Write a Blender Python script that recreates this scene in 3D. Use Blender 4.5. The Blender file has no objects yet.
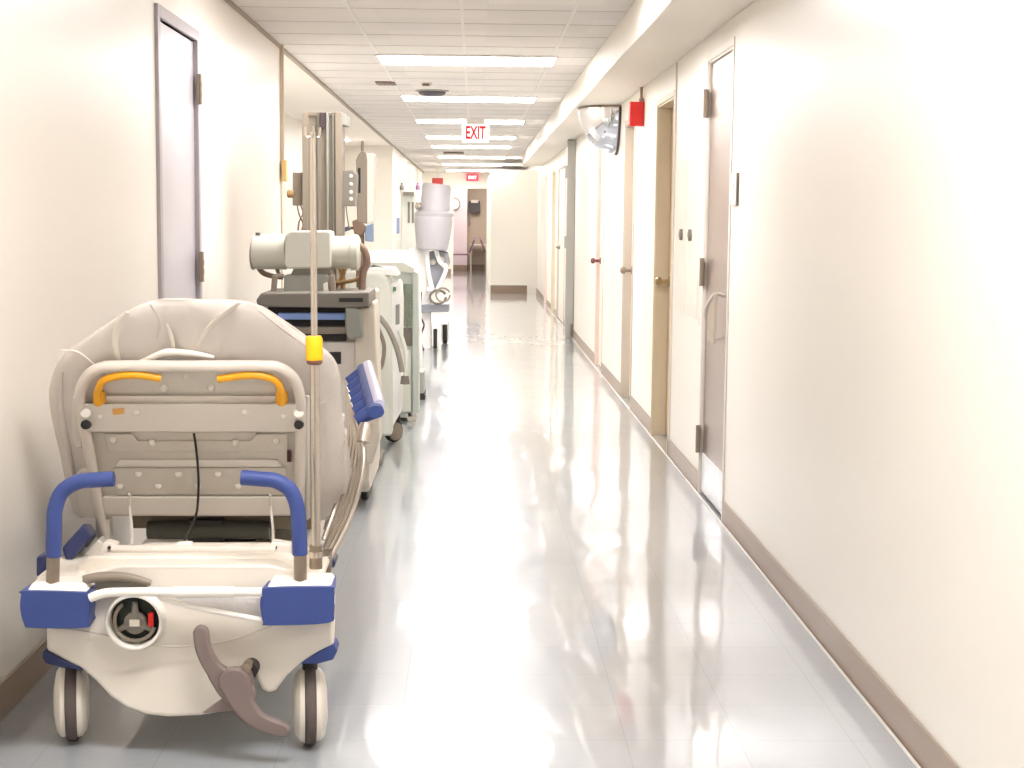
import bpy, bmesh, math, random
from mathutils import Vector, Matrix, noise
random.seed(4)
SC = bpy.context.scene
COL = SC.collection
# ------------------------------------------------------------------ camera calibration
F = 1560.0
HC = 1.39
R = ((0.9996714680843996, -0.007502591037793691, -0.024508509250895212),
     (-0.023578240865257064, 0.10578345901709926, -0.9941096148594871),
     (0.010050992770941597, 0.9943608856577663, 0.1055718078760669))
def W(px, py, D):
    """world point at distance D down the corridor seen at pixel px,py"""
    c = (px - 512, 384 - py, -F)
    w = [sum(R[i][j] * c[j] for j in range(3)) for i in range(3)]
    s = D / w[1]
    return Vector((w[0] * s, D, w[2] * s + HC))
cam_d = bpy.data.cameras.new('camera')
cam = bpy.data.objects.new('camera', cam_d); COL.objects.link(cam)
cam_d.sensor_width = 36; cam_d.lens = 36 * F / 1024; cam_d.clip_start = .05; cam_d.clip_end = 200
cam.matrix_world = Matrix([[R[0][0], R[0][1], R[0][2], 0], [R[1][0], R[1][1], R[1][2], 0],
                           [R[2][0], R[2][1], R[2][2], HC], [0, 0, 0, 1]])
SC.camera = cam
vs = SC.view_settings
SC.display_settings.display_device = 'sRGB'
vs.view_transform = 'Standard'; vs.look = 'None'; vs.gamma = 1; vs.use_curve_mapping = False
vs.exposure = 1.6

# ------------------------------------------------------------------ materials
def srgb(c):
    return tuple((v / 255 / 12.92 if v / 255 < .04045 else ((v / 255 + .055) / 1.055) ** 2.4) for v in c) + (1,)
MATS = {}
def mat(name, rgb, rough=.5, metal=0, var=.04, scale=6, bump=0, bscale=40, coat=0, emit=0, spec=.5, trans=0):
    if name in MATS: return MATS[name]
    m = bpy.data.materials.new(name); m.use_nodes = True
    n = m.node_tree.nodes; l = m.node_tree.links
    b = n['Principled BSDF']
    tc = n.new('ShaderNodeTexCoord'); nz = n.new('ShaderNodeTexNoise')
    nz.inputs['Scale'].default_value = scale; nz.inputs['Detail'].default_value = 3
    l.new(tc.outputs['Object'], nz.inputs['Vector'])
    cr = n.new('ShaderNodeMix'); cr.data_type = 'RGBA'
    a = srgb(rgb)
    cr.inputs[6].default_value = tuple(max(0, v * (1 - var)) for v in a[:3]) + (1,)
    cr.inputs[7].default_value = tuple(min(1, v * (1 + var)) for v in a[:3]) + (1,)
    l.new(nz.outputs['Fac'], cr.inputs[0]); l.new(cr.outputs[2], b.inputs['Base Color'])
    b.inputs['Roughness'].default_value = rough; b.inputs['Metallic'].default_value = metal
    b.inputs['Specular IOR Level'].default_value = spec
    b.inputs['Coat Weight'].default_value = coat
    b.inputs['Transmission Weight'].default_value = trans
    if emit:
        b.inputs['Emission Strength'].default_value = emit
        l.new(cr.outputs[2], b.inputs['Emission Color'])
    if bump:
        n2 = n.new('ShaderNodeTexNoise'); n2.inputs['Scale'].default_value = bscale
        l.new(tc.outputs['Object'], n2.inputs['Vector'])
        bp = n.new('ShaderNodeBump'); bp.inputs['Strength'].default_value = bump; bp.inputs['Distance'].default_value = .01
        l.new(n2.outputs['Fac'], bp.inputs['Height']); l.new(bp.outputs['Normal'], b.inputs['Normal'])
    MATS[name] = m
    return m
WALL = mat('cream_wall_paint', (241, 234, 222), .34, var=.012, scale=1.5, bump=.06, bscale=3)
WALL_END = mat('end_wall_paint', (243, 238, 226), .5, var=.01)
SOFFIT = mat('soffit_paint', (236, 229, 216), .5, var=.015, scale=2)
BASE = mat('taupe_vinyl_base', (150, 128, 108), .35, var=.08, scale=3)
BEAD = mat('floor_bead', (225, 220, 214), .25)
STEEL_DOOR = mat('brushed_door_steel', (166, 148, 136), .3, metal=.75, var=.04, scale=3)
LILAC_DOOR = mat('lilac_grey_door_paint', (200, 194, 198), .3, metal=.25, var=.03, scale=2)
FRAME_L = mat('lilac_grey_frame_paint', (176, 168, 170), .35, metal=.2)
TAN = mat('tan_frame_paint', (218, 204, 176), .4)
WOOD = mat('tan_wood_door', (200, 164, 114), .4, var=.12, scale=8)
GREYTAN = mat('grey_tan_paint', (194, 182, 166), .4)
GREENGREY = mat('green_grey_paint', (176, 174, 166), .4)
BROWN = mat('brown_edge', (120, 80, 60), .5)
CREAMDOOR = mat('cream_door_paint', (240, 228, 212), .4)
PINKFR = mat('pale_pink_frame', (232, 208, 196), .4)
BRONZE = mat('dull_bronze_metal', (150, 134, 118), .45, metal=.4, var=.15, scale=60)
CHROME = mat('stainless_tube', (204, 195, 184), .26, metal=1)
CHROME_D = mat('worn_steel_tube', (158, 144, 128), .33, metal=.9, var=.08, scale=20)
MIRROR = mat('mirror_dome', (225, 225, 228), .04, metal=1, var=.01)
PLASTIC = mat('cream_white_plastic', (235, 226, 212), .35, var=.02)
PLASTIC_W = mat('white_plastic', (246, 240, 230), .35, var=.02)
PANEL = mat('grey_cream_panel', (210, 202, 190), .45, var=.03)
PANEL_L = mat('pale_panel', (226, 218, 207), .42, var=.02)
FRAMEP = mat('warm_white_enamel', (218, 208, 196), .35)
BLUE = mat('royal_blue_rubber', (56, 74, 136), .5, var=.05, bump=.05, bscale=200)
BLUE_D = mat('navy_plastic', (42, 50, 92), .4)
YELLOW = mat('yellow_grip', (238, 168, 30), .4, var=.05)
YELLOW_B = mat('bright_yellow_plastic', (255, 190, 0), .35)
SHEET = mat('white_bed_sheet', (222, 213, 204), .85, var=.03, scale=12, bump=.5, bscale=9)
SHEET_L = mat('sheet_hem_fold_highlight', (236, 228, 216), .85, var=.02, bump=.2, bscale=25)  # lighter tone paints highlights onto the folds; also the paler hem cloth
BLACK = mat('black_rubber', (28, 24, 24), .5)
TYRE = mat('grey_brown_tyre', (96, 84, 78), .6, var=.06)
PEDAL = mat('taupe_grey_pedal', (128, 112, 106), .45)
DARK = mat('dark_interior', (44, 38, 34), .6, var=.15)
DKGREEN = mat('dark_green_metal', (40, 52, 44), .35)
RED = mat('signal_red', (236, 40, 38), .4)
REDTXT = mat('exit_red', (215, 20, 34), .4, emit=.12)
PINKRED = mat('far_exit_red', (226, 60, 84), .4, emit=.25)
SIGNW = mat('sign_white_lit', (255, 250, 246), .4, emit=.3)
XG = mat('warm_grey_machine', (142, 130, 114), .45, var=.03)
XG_L = mat('pale_green_grey_enamel', (206, 204, 188), .42, var=.02)
XG_D = mat('dark_grey_machine', (124, 117, 106), .5)
XG_M = mat('mid_green_grey', (150, 150, 140), .45)
XC = mat('cream_machine_body', (212, 202, 184), .42)
XB = mat('light_blue_strip', (130, 158, 212), .4)
BROWNC = mat('brown_cable', (128, 104, 86), .5)
ORANGEC = mat('tan_cable', (160, 126, 80), .5)
GREYC = mat('grey_cable', (150, 144, 132), .5)
CABW = mat('greenish_white_enamel', (226, 228, 216), .4)
CABG = mat('pale_green_enamel', (200, 206, 198), .45)
GEAR = mat('green_grey_circuitry', (150, 164, 146), .6, var=.5, scale=90, bump=.6, bscale=120)
WHITE = mat('bright_white_enamel', (246, 244, 240), .4)
GREYM = mat('blue_grey_metal', (150, 152, 160), .4, metal=.3)
PURPLE = mat('purple_chair_plastic', (140, 100, 120), .5)
ROOMW = mat('pale_pink_room_wall', (232, 216, 220), .6)
ROOMB = mat('beige_room_wall', (196, 182, 164), .6)
LIGHTM = mat('lamp_diffuser', (252, 250, 252), .5, var=0, emit=9)
WHITEG = mat('pale_lavender_enamel', (186, 182, 185), .4)
ALU = mat('white_grid_metal', (232, 228, 222), .5)
CLOTHB = mat('striped_wrap', (214, 208, 204), .7, bump=.3, bscale=50)

def floor_mat():
    m = bpy.data.materials.new('polished_vinyl_tiles'); m.use_nodes = True
    n = m.node_tree.nodes; l = m.node_tree.links; b = n['Principled BSDF']
    tc = n.new('ShaderNodeTexCoord')
    br = n.new('ShaderNodeTexBrick'); br.offset = 0
    br.inputs['Scale'].default_value = 1; br.inputs['Brick Width'].default_value = .305; br.inputs['Row Height'].default_value = .305
    br.inputs['Mortar Size'].default_value = .0018; br.inputs['Mortar Smooth'].default_value = .3
    br.inputs['Color1'].default_value = srgb((170, 174, 177)); br.inputs['Color2'].default_value = srgb((174, 178, 181))
    br.inputs['Mortar'].default_value = srgb((156, 160, 163))
    l.new(tc.outputs['Object'], br.inputs['Vector'])
    nz = n.new('ShaderNodeTexNoise'); nz.inputs['Scale'].default_value = 45; nz.inputs['Detail'].default_value = 5
    l.new(tc.outputs['Object'], nz.inputs['Vector'])
    mx = n.new('ShaderNodeMix'); mx.data_type = 'RGBA'; mx.blend_type = 'MULTIPLY'; mx.inputs[0].default_value = .12
    l.new(br.outputs['Color'], mx.inputs[6]); l.new(nz.outputs['Color'], mx.inputs[7])
    l.new(mx.outputs[2], b.inputs['Base Color'])
    b.inputs['Roughness'].default_value = .28; b.inputs['IOR'].default_value = 1.55
    b.inputs['Coat Weight'].default_value = 1; b.inputs['Coat IOR'].default_value = 1.65; b.inputs['Coat Roughness'].default_value = .055
    mp = n.new('ShaderNodeMapping'); mp.inputs['Scale'].default_value = (3.2, 1.0, 1)
    l.new(tc.outputs['Object'], mp.inputs['Vector'])
    n2 = n.new('ShaderNodeTexNoise'); n2.inputs['Scale'].default_value = 1.6; n2.inputs['Detail'].default_value = 2
    l.new(mp.outputs['Vector'], n2.inputs['Vector'])
    bp = n.new('ShaderNodeBump'); bp.inputs['Strength'].default_value = .3; bp.inputs['Distance'].default_value = .012
    l.new(n2.outputs['Fac'], bp.inputs['Height'])
    l.new(bp.outputs['Normal'], b.inputs['Normal']); l.new(bp.outputs['Normal'], b.inputs['Coat Normal'])
    return m
def ceil_mat():
    m = bpy.data.materials.new('acoustic_ceiling_tiles'); m.use_nodes = True
    n = m.node_tree.nodes; l = m.node_tree.links; b = n['Principled BSDF']
    tc = n.new('ShaderNodeTexCoord')
    br = n.new('ShaderNodeTexBrick'); br.offset = 0
    br.inputs['Scale'].default_value = 1; br.inputs['Brick Width'].default_value = .61; br.inputs['Row Height'].default_value = .61
    br.inputs['Mortar Size'].default_value = .004
    br.inputs['Color1'].default_value = srgb((226, 221, 216)); br.inputs['Color2'].default_value = srgb((234, 228, 222))
    br.inputs['Mortar'].default_value = srgb((228, 223, 217))
    mp = n.new('ShaderNodeMapping'); mp.inputs['Location'].default_value = (.08, .1, 0)
    l.new(tc.outputs['Object'], mp.inputs['Vector']); l.new(mp.outputs['Vector'], br.inputs['Vector'])
    l.new(br.outputs['Color'], b.inputs['Base Color']); b.inputs['Roughness'].default_value = .8
    nz = n.new('ShaderNodeTexNoise'); nz.inputs['Scale'].default_value = 90
    l.new(tc.outputs['Object'], nz.inputs['Vector'])
    bp = n.new('ShaderNodeBump'); bp.inputs['Strength'].default_value = .3; bp.inputs['Distance'].default_value = .004
    l.new(nz.outputs['Fac'], bp.inputs['Height']); l.new(bp.outputs['Normal'], b.inputs['Normal'])
    return m
FLOOR = floor_mat(); CEIL = ceil_mat()

# ------------------------------------------------------------------ mesh builder
def basis(d):
    d = Vector(d).normalized()
    a = Vector((0, 0, 1)) if abs(d.z) < .9 else Vector((1, 0, 0))
    u = d.cross(a).normalized(); v = u.cross(d).normalized()
    return d, u, v
def smoothpath(pts, n=6):
    pts = [Vector(p) for p in pts]
    if len(pts) < 3: return pts
    out = []
    for i in range(len(pts) - 1):
        p0 = pts[max(i - 1, 0)]; p1 = pts[i]; p2 = pts[i + 1]; p3 = pts[min(i + 2, len(pts) - 1)]
        for k in range(n):
            t = k / n
            out.append(.5 * ((2 * p1) + (-p0 + p2) * t + (2 * p0 - 5 * p1 + 4 * p2 - p3) * t * t + (-p0 + 3 * p1 - 3 * p2 + p3) * t ** 3))
    out.append(pts[-1]); return out
class MB:
    def __init__(s): s.v = []; s.f = []
    def add(s, vs, fs):
        o = len(s.v); s.v += [Vector(v) for v in vs]; s.f += [tuple(i + o for i in f) for f in fs]; return s
    def box(s, lo, hi):
        x0, y0, z0 = [min(a, b) for a, b in zip(lo, hi)]; x1, y1, z1 = [max(a, b) for a, b in zip(lo, hi)]
        return s.add([(x0, y0, z0), (x1, y0, z0), (x1, y1, z0), (x0, y1, z0), (x0, y0, z1), (x1, y0, z1), (x1, y1, z1), (x0, y1, z1)],
                     [(0, 3, 2, 1), (4, 5, 6, 7), (0, 1, 5, 4), (1, 2, 6, 5), (2, 3, 7, 6), (3, 0, 4, 7)])
    def hexa(s, front, back):
        """prism between two congruent point loops"""
        n = len(front)
        return s.add(list(front) + list(back), [tuple(range(n)), tuple(range(2 * n - 1, n - 1, -1))] +
                     [(i, i + n, (i + 1) % n + n, (i + 1) % n) for i in range(n)])
    def prism(s, pts, dvec):
        d = Vector(dvec); return s.hexa([Vector(p) for p in pts], [Vector(p) + d for p in pts])
    def pp(s, poly, D, th, smooth=0):
        """polygon given in picture pixels standing at distance D, th deep"""
        pts = [W(x, y, D) for x, y in poly]
        if smooth: pts = smoothpath(pts + [pts[0]], smooth)[:-1]
        return s.prism(pts, (0, th, 0))
    def ppt(s, poly, D, th, k=.9, smooth=0, cx=None):
        pts = [W(x, y, D) for x, y in poly]
        if smooth: pts = smoothpath(pts + [pts[0]], smooth)[:-1]
        c = sum(p.x for p in pts) / len(pts) if cx is None else cx
        return s.hexa(pts, [Vector((c + (p.x - c) * k, p.y + th, p.z)) for p in pts])
    def bar(s, a, b, w, h):
        d, u, v = basis(Vector(b) - Vector(a)); a = Vector(a); b = Vector(b)
        q = [u * w / 2 + v * h / 2, -u * w / 2 + v * h / 2, -u * w / 2 - v * h / 2, u * w / 2 - v * h / 2]
        return s.hexa([a + k for k in q], [b + k for k in q])
    def tube(s, pts, r, n=12, sm=0, flat=1, caps=True):
        P = smoothpath(pts, sm) if sm else [Vector(p) for p in pts]
        N = len(P); rs = r if isinstance(r, (list, tuple)) else None
        vs = []; fs = []; pu = None
        for i, p in enumerate(P):
            d = (P[min(i + 1, N - 1)] - P[max(i - 1, 0)]).normalized()
            if pu is None: _, u, v = basis(d)
            else:
                u = (pu - d * pu.dot(d)).normalized(); v = u.cross(d)
            pu = u
            if rs:
                t = i / (N - 1) * (len(rs) - 1); k = min(int(t), len(rs) - 2); rr = rs[k] + (rs[k + 1] - rs[k]) * (t - k)
            else: rr = r
            for j in range(n):
                a = 2 * math.pi * j / n
                vs.append(p + u * rr * math.cos(a) + v * rr * flat * math.sin(a))
        for i in range(N - 1):
            for j in range(n):
                k = (j + 1) % n
                fs.append((i * n + j, i * n + k, (i + 1) * n + k, (i + 1) * n + j))
        if caps: fs.append(tuple(range(n - 1, -1, -1))); fs.append(tuple((N - 1) * n + j for j in range(n)))
        return s.add(vs, fs)
    def lathe(s, c, axis, prof, n=32, caps=True):
        """prof: list of (distance along axis, radius)"""
        d, u, v = basis(axis); c = Vector(c); vs = []; fs = []
        for t, r in prof:
            for j in range(n):
                a = 2 * math.pi * j / n
                vs.append(c + d * t + u * r * math.cos(a) + v * r * math.sin(a))
        for i in range(len(prof) - 1):
            for j in range(n):
                k = (j + 1) % n; fs.append((i * n + j, i * n + k, (i + 1) * n + k, (i + 1) * n + j))
        if caps: fs.append(tuple(range(n - 1, -1, -1))); fs.append(tuple((len(prof) - 1) * n + j for j in range(n)))
        return s.add(vs, fs)
    def ball(s, c, r, n=16):
        pr = [(-r * math.cos(math.pi * i / 8), max(1e-4, r * math.sin(math.pi * i / 8))) for i in range(9)]
        return s.lathe(c, (0, 0, 1), pr, n)
OFF = {}
def empty(name, loc, label=None, cat=None, group=None, kind=None):
    o = bpy.data.objects.new(name, None); COL.objects.link(o); o.location = loc; OFF[o.name] = Vector(loc)
    o.empty_display_size = .05
    tag(o, label, cat, group, kind); return o
def tag(o, label=None, cat=None, group=None, kind=None):
    if label: o['label'] = label
    if cat: o['category'] = cat
    if group: o['group'] = group
    if kind: o['kind'] = kind
    return o
def obj(name, mb, m, parent=None, bevel=0, ang=35, seg=3, label=None, cat=None, group=None, kind=None):
    me = bpy.data.meshes.new(name)
    if parent is not None: off = OFF[parent.name]
    else:
        xs = [v.x for v in mb.v]; ys = [v.y for v in mb.v]; zs = [v.z for v in mb.v]
        off = Vector(((min(xs) + max(xs)) / 2, (min(ys) + max(ys)) / 2, min(zs)))
    me.from_pydata([v - off for v in mb.v], [], mb.f); me.update()
    bm = bmesh.new(); bm.from_mesh(me); bmesh.ops.recalc_face_normals(bm, faces=bm.faces); bm.to_mesh(me); bm.free()
    me.polygons.foreach_set('use_smooth', [True] * len(me.polygons))
    me.set_sharp_from_angle(angle=math.radians(ang))
    me.materials.append(m)
    o = bpy.data.objects.new(name, me); COL.objects.link(o)
    OFF[o.name] = off
    if parent is not None: o.parent = parent
    else: o.location = off
    if bevel:
        b = o.modifiers.new('bevel', 'BEVEL'); b.width = bevel; b.segments = seg; b.limit_method = 'ANGLE'; b.angle_limit = math.radians(38)
    return tag(o, label, cat, group, kind)
def struct(name, mb, m, **k): return obj(name, mb, m, kind='structure', **k)
def text_mesh(name, body, m, parent, loc, size, depth=.002, rotx=math.pi / 2, rotz=0, sx=1):
    c = bpy.data.curves.new(name + '_curve', 'FONT'); c.body = body; c.size = size; c.extrude = depth
    c.align_x = 'CENTER'; c.align_y = 'CENTER'; c.offset = .005
    t = bpy.data.objects.new(name + '_tmp', c); COL.objects.link(t)
    dg = bpy.context.evaluated_depsgraph_get(); me = bpy.data.meshes.new_from_object(t.evaluated_get(dg))
    bpy.data.objects.remove(t)
    me.transform(Matrix.Translation(Vector(loc) - OFF[parent.name]) @ Matrix.Rotation(rotz, 4, 'Z') @ Matrix.Rotation(rotx, 4, 'X') @ Matrix.Scale(sx, 4, (1, 0, 0)))
    me.materials.clear(); me.materials.append(m)
    o = bpy.data.objects.new(name, me); COL.objects.link(o); o.parent = parent; OFF[o.name] = OFF[parent.name]
    return o

# ------------------------------------------------------------------ the corridor
XL, XR, ZC = -1.30, 1.16, 2.515
Y0, Y1 = -5.0, 39.0
XA, YA0, YA1 = -2.07, 10.56, 24.8       # alcove on the left
struct('floor', MB().box((-3.2, Y0, -.1), (2.2, 43, 0)), FLOOR)
struct('ceiling', MB().box((-2.3, Y0, ZC), (XR + .2, Y1 + .1, ZC + .08)), CEIL)
struct('ceiling_alcove', MB().box((XA, YA0 - .1, ZC - .012), (XL - .01, YA1, ZC - .001)), WALL)
# ceiling grid tees
g = MB()
for x in (-.69, -.08, .53): g.box((x - .009, Y0, ZC - .004), (x + .009, Y1, ZC))
struct('trim_1', g, ALU)
g = MB()
k = 0
y = .1 - .61 * 8
while y < Y1:
    g.box((XL, y - .004, ZC - .002), (.815, y + .004, ZC)); y += .61
struct('trim_2', g, mat('tee_shade', (196, 184, 172), .6))
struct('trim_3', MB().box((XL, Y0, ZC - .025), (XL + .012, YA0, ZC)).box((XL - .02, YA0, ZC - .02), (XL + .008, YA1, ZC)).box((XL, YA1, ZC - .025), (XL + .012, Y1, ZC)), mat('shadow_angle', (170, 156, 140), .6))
# left wall with its alcove and the door opening
DL0, DL1, DLZ = 6.50, 7.36, 2.19
w = MB()
w.box((XL - .18, Y0, 0), (XL, DL0, ZC)); w.box((XL - .18, DL0, DLZ), (XL, DL1, ZC)); w.box((XL - .18, DL1, 0), (XL, YA0, ZC))
w.box((XA - .12, YA0 - .15, 0), (XL - .18, YA0, ZC)); w.box((XA - .12, YA0, 0), (XA, YA1, ZC))
w.box((XA - .12, YA1, 0), (XL, Y1, ZC))
struct('wall_left', w, WALL)
struct('wall_back', MB().box((XL - .2, Y0 - .12, 0), (XR + .2, Y0, ZC)), WALL)
# right wall, openings for the doors
ops = [(7.12, 7.87, 2.175), (9.2, 10.03, 2.11), (11.44, 12.15, 2.11), (14.1, 14.85, 2.11), (20.2, 21.9, 2.08), (22.6, 23.5, 2.08), (25.0, 25.9, 2.08)]
w = MB(); yy = Y0
for a, b, z in ops:
    w.box((XR, yy, 0), (XR + .16, a, ZC)); w.box((XR, a, z), (XR + .16, b, ZC)); yy = b
w.box((XR, yy, 0), (XR + .16, Y1, ZC))
struct('wall_right', w, WALL)
struct('wall_soffit', MB().box((.815, Y0, 2.30), (XR, 27.4, ZC)), SOFFIT, bevel=.006)
# end wall with doorway and room behind
DX0, DX1, DZ = W(453.5, 200, Y1).x, .31, W(470, 188.5, Y1).z
w = MB(); w.box((XL - .9, Y1, 0), (DX0, Y1 + .12, ZC)); w.box((DX0, Y1, DZ), (DX1, Y1 + .12, ZC)); w.box((DX1, Y1, 0), (XR + .2, Y1 + .12, ZC))
struct('wall_end', w, WALL_END)
NY = 29.1
struct('wall_return', MB().box((.29, NY, 0), (XR, Y1, 2.28)), WALL_END)
# skirting
def base(name, *bx):
    m = MB()
    for b in bx: m.box(*b)
    return struct(name, m, BASE, bevel=.004)
t, hb = .008, .105
segs = []; yy = Y0
for a, b, z in ops: segs.append(((XR - t, yy, 0), (XR, a - .03, hb))); yy = b + .03
segs.append(((XR - t, yy, 0), (XR, NY, hb)))
base('baseboard_right', *segs)
base('baseboard_left', ((XL, Y0, 0), (XL + t, DL0 - .05, hb)), ((XL, DL1 + .05, 0), (XL + t, YA0, hb)), ((XA, YA0, 0), (XA + t, YA1, hb)), ((XA, YA1 - t, 0), (XL, YA1, hb)), ((XL, YA1, 0), (XL + t, Y1, hb)))
base('baseboard_end', ((.30, NY - t, 0), (.98, NY, .15)), ((XL, Y1 - t, 0), (DX0 - .04, Y1, .12)))
m = MB(); m.tube([(XR - t - .006, Y0, .003), (XR - t - .006, NY, .003)], .005, 8); struct('trim_4', m, BEAD)
# room behind
w = MB().box((-2.6, 42, 0), (1.6, 42.1, 2.5)); struct('wall_room_back', w, ROOMB)
struct('wall_room_left', MB().box((-2.6, 41.3, 0), (W(467, 230, 41.3).x, 42, 2.5)), ROOMW)
struct('wall_room_side', MB().box((-1.6, Y1 + .12, 0), (-1.5, 41.3, 2.5)), ROOMW)
struct('wall_room_right', MB().box((1.5, Y1 + .12, 0), (1.6, 42, 2.5)), ROOMB)
struct('ceiling_room', MB().box((-1.6, Y1 + .12, 2.5), (1.6, 42.1, 2.56)), SOFFIT)
base('baseboard_room', ((-1.5, 41.28, 0), (W(467, 230, 41.3).x, 41.3, .15)), ((-.2, 41.98, 0), (1.5, 42, .15)))
fr = struct('door_frame', MB().box((DX0 - .05, Y1 - .03, 0), (DX0, Y1 + .13, DZ + .05)).box((DX1, Y1 - .03, 0), (DX1 + .04, Y1 + .13, DZ + .05)).box((DX0, Y1 - .03, DZ), (DX1, Y1 + .13, DZ + .05)), WALL_END)
fr.name = 'trim_5'

# ---- left steel door
d = empty('door_1', (XL, (DL0 + DL1) / 2, 0), kind='structure')
fm = MB(); 
for a, b, z0, z1 in ((DL0 - .05, DL0, 0, DLZ + .05), (DL1, DL1 + .05, 0, DLZ + .05), (DL0, DL1, DLZ, DLZ + .05)): fm.box((XL - .12, a, z0), (XL + .015, b, z1))
obj('door_frame', fm, FRAME_L, d, bevel=.003)
obj('door_leaf', MB().box((XL - .05, DL0 + .004, .01), (XL - .006, DL1 - .004, DLZ - .006)), LILAC_DOOR, d, bevel=.002)
for z in (1.97, 1.15, .28):
    h = MB().box((XL + .012, DL1 - .03, z - .065), (XL + .018, DL1 + .035, z + .065)); h.tube([(XL + .022, DL1, z - .07), (XL + .022, DL1, z + .07)], .010, 10)
    for q in (-.02, .02): h.tube([(XL + .022, DL1, z + q - .012), (XL + .022, DL1, z + q + .012)], .012, 10)
    obj('hinge', h, BRONZE, d)
# ---- right doors
def rdoor(name, a, b, z, rev, fmat, lmat, hmat, handle=None, hinges=False):
    d = empty(name, (XR, (a + b) / 2, 0), kind='structure')
    fm = MB()
    for p, q, z0, z1 in ((a - .035, a, 0, z + .035), (b, b + .035, 0, z + .035), (a, b, z, z + .035)):
        fm.box((XR - .006, p, z0), (XR + .15, q, z1))
    # lining of the opening
    fm.box((XR, b - .012, 0), (XR + .15, b, z)); fm.box((XR, a, 0), (XR + .15, a + .012, z)); fm.box((XR, a, z - .012), (XR + .15, b, z))
    obj('door_frame', fm, fmat, d, bevel=.002)
    obj('door_leaf', MB().box((XR + rev, a + .014, .01), (XR + rev + .045, b - .014, z - .014)), lmat, d, bevel=.002)
    if hinges:
        for hz in (1.97, 1.13, .28):
            h = MB().box((XR - .012, b - .03, hz - .065), (XR - .006, b + .014, hz + .065)); h.tube([(XR - .014, b, hz - .07), (XR - .014, b, hz + .07)], .011, 10)
            obj('hinge', h, BRONZE, d)
    if handle == 'knob':
        k = MB(); c = (XR + rev, b - .09, 1.0)
        k.lathe(c, (-1, 0, 0), [(0, .032), (.008, .032), (.012, .014), (.05, .013), (.058, .026), (.08, .028), (.092, .02), (.096, .002)], 20)
        obj('door_knob', k, hmat, d)
    if handle == 'lever':
        k = MB(); c = (XR + rev, b - .25, 1.0)
        k.lathe(c, (-1, 0, 0), [(0, .03), (.008, .03), (.01, .012), (.05, .012)], 16); k.tube([(XR + rev - .05, b - .25, 1.0), (XR + rev - .055, b - .5, 1.0), (XR + rev - .03, b - .53, .99)], .012, 10)
        obj('door_lever', k, hmat, d)
    return d
d = rdoor('door_2', *ops[0], .012, PANEL_L, STEEL_DOOR, BRONZE, hinges=True)
# hospital paddle latch on the steel door
k = MB(); yh = 7.22; zh = .95
k.box((XR + .012, yh - .05, zh - .14), (XR + .002, yh + .03, zh + .12)); obj('latch_plate', k, STEEL_DOOR, d, bevel=.003)
k = MB(); k.tube([(XR + .0, yh, zh + .09), (XR - .04, yh + .01, zh + .10), (XR - .075, yh + .05, zh + .03), (XR - .07, yh + .06, zh - .03)], .009, 10, sm=5)
k.tube([(XR, yh, zh - .10), (XR - .045, yh + .01, zh - .10), (XR - .06, yh + .05, zh + .0)], .007, 10, sm=4)
k.prism([(XR - .045, yh + .0, zh - .13), (XR - .07, yh + .045, zh - .12), (XR - .075, yh + .05, zh + .06), (XR - .045, yh + .0, zh + .10)], (.012, 0, 0))
obj('paddle_latch', k, mat('pale_latch_metal', (206, 196, 184), .3, metal=.5), d)
k = MB().box((XR + .004, ops[0][0] + .02, .02), (XR + .012, ops[0][1] - .02, .22)); obj('kick_plate', k, mat('pale_kick_plate', (214, 214, 216), .25, metal=.6), d)
rdoor('door_3', *ops[1], .085, TAN, WOOD, mat('brass_knob', (176, 160, 124), .3, metal=.8), 'knob')
rdoor('door_4', *ops[2], .06, GREYTAN, CREAMDOOR, BRONZE, 'knob')
rdoor('door_5', *ops[3], .03, PINKFR, CREAMDOOR, mat('reddish_knob', (130, 80, 78), .3, metal=.6), 'knob')
rdoor('door_6', *ops[4], .02, PANEL, CREAMDOOR, XG_D, 'lever')
rdoor('door_7', *ops[5], .05, TAN, CREAMDOOR, XG_D, None)
rdoor('door_8', *ops[6], .03, PINKFR, CREAMDOOR, XG_D, None)
# grey steel cross-corridor door standing open edge-on
d = empty('door_9', (1.11, 18.2, 0), kind='structure')
xa = W(566, 250, 18.2).x
obj('door_leaf', MB().box((xa, 18.15, .005), (XR - .006, 18.25, 2.295)), GREENGREY, d, bevel=.004)
obj('kick_plate', MB().box((xa + .06, 18.142, .02), (XR - .008, 18.15, .17)), XG_D, d)
for z in (1.93, 1.12): obj('hinge', MB().box((xa - .022, 18.16, z - .07), (xa, 18.22, z + .07)), GREENGREY, d)
# vertical wall joint, pull panel doors in the wall
struct('trim_6', MB().box((XR - .008, 9.1, 0), (XR, 9.125, 2.29)), mat('joint_strip', (222, 210, 196), .4))
struct('trim_7', MB().box((XL - .003, YA0 - .03, 0), (XL + .012, YA0, ZC)), mat('joint_strip_warm', (236, 222, 202), .4))
p = empty('access_panel', (XR, 8.45, 1.0), 'cream two-door access panel with small dark locks set in the right wall', 'access panel')
z0, z1 = .88, 1.72
obj('panel_frame', MB().box((XR - .004, 8.02, z0 - .03), (XR - .0005, 9.0, z1 + .03)), WALL, p, bevel=.001)
obj('panel_door', MB().box((XR - .009, 8.05, z0), (XR - .004, 8.50, z1)), CREAMDOOR, p, bevel=.001)
obj('panel_door', MB().box((XR - .009, 8.52, z0), (XR - .004, 8.97, z1)), CREAMDOOR, p, bevel=.001)
for yk in (8.32, 8.68):
    obj('lock', MB().lathe((XR - .008, yk, 1.31), (-1, 0, 0), [(0, .032), (.016, .03), (.02, .012), (.021, .001)], 20), XG_D, p)
s = empty('wall_switch', (XR, 6.97, 1.53), 'small pale switch plate on the right wall beside the steel door', 'switch')
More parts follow.
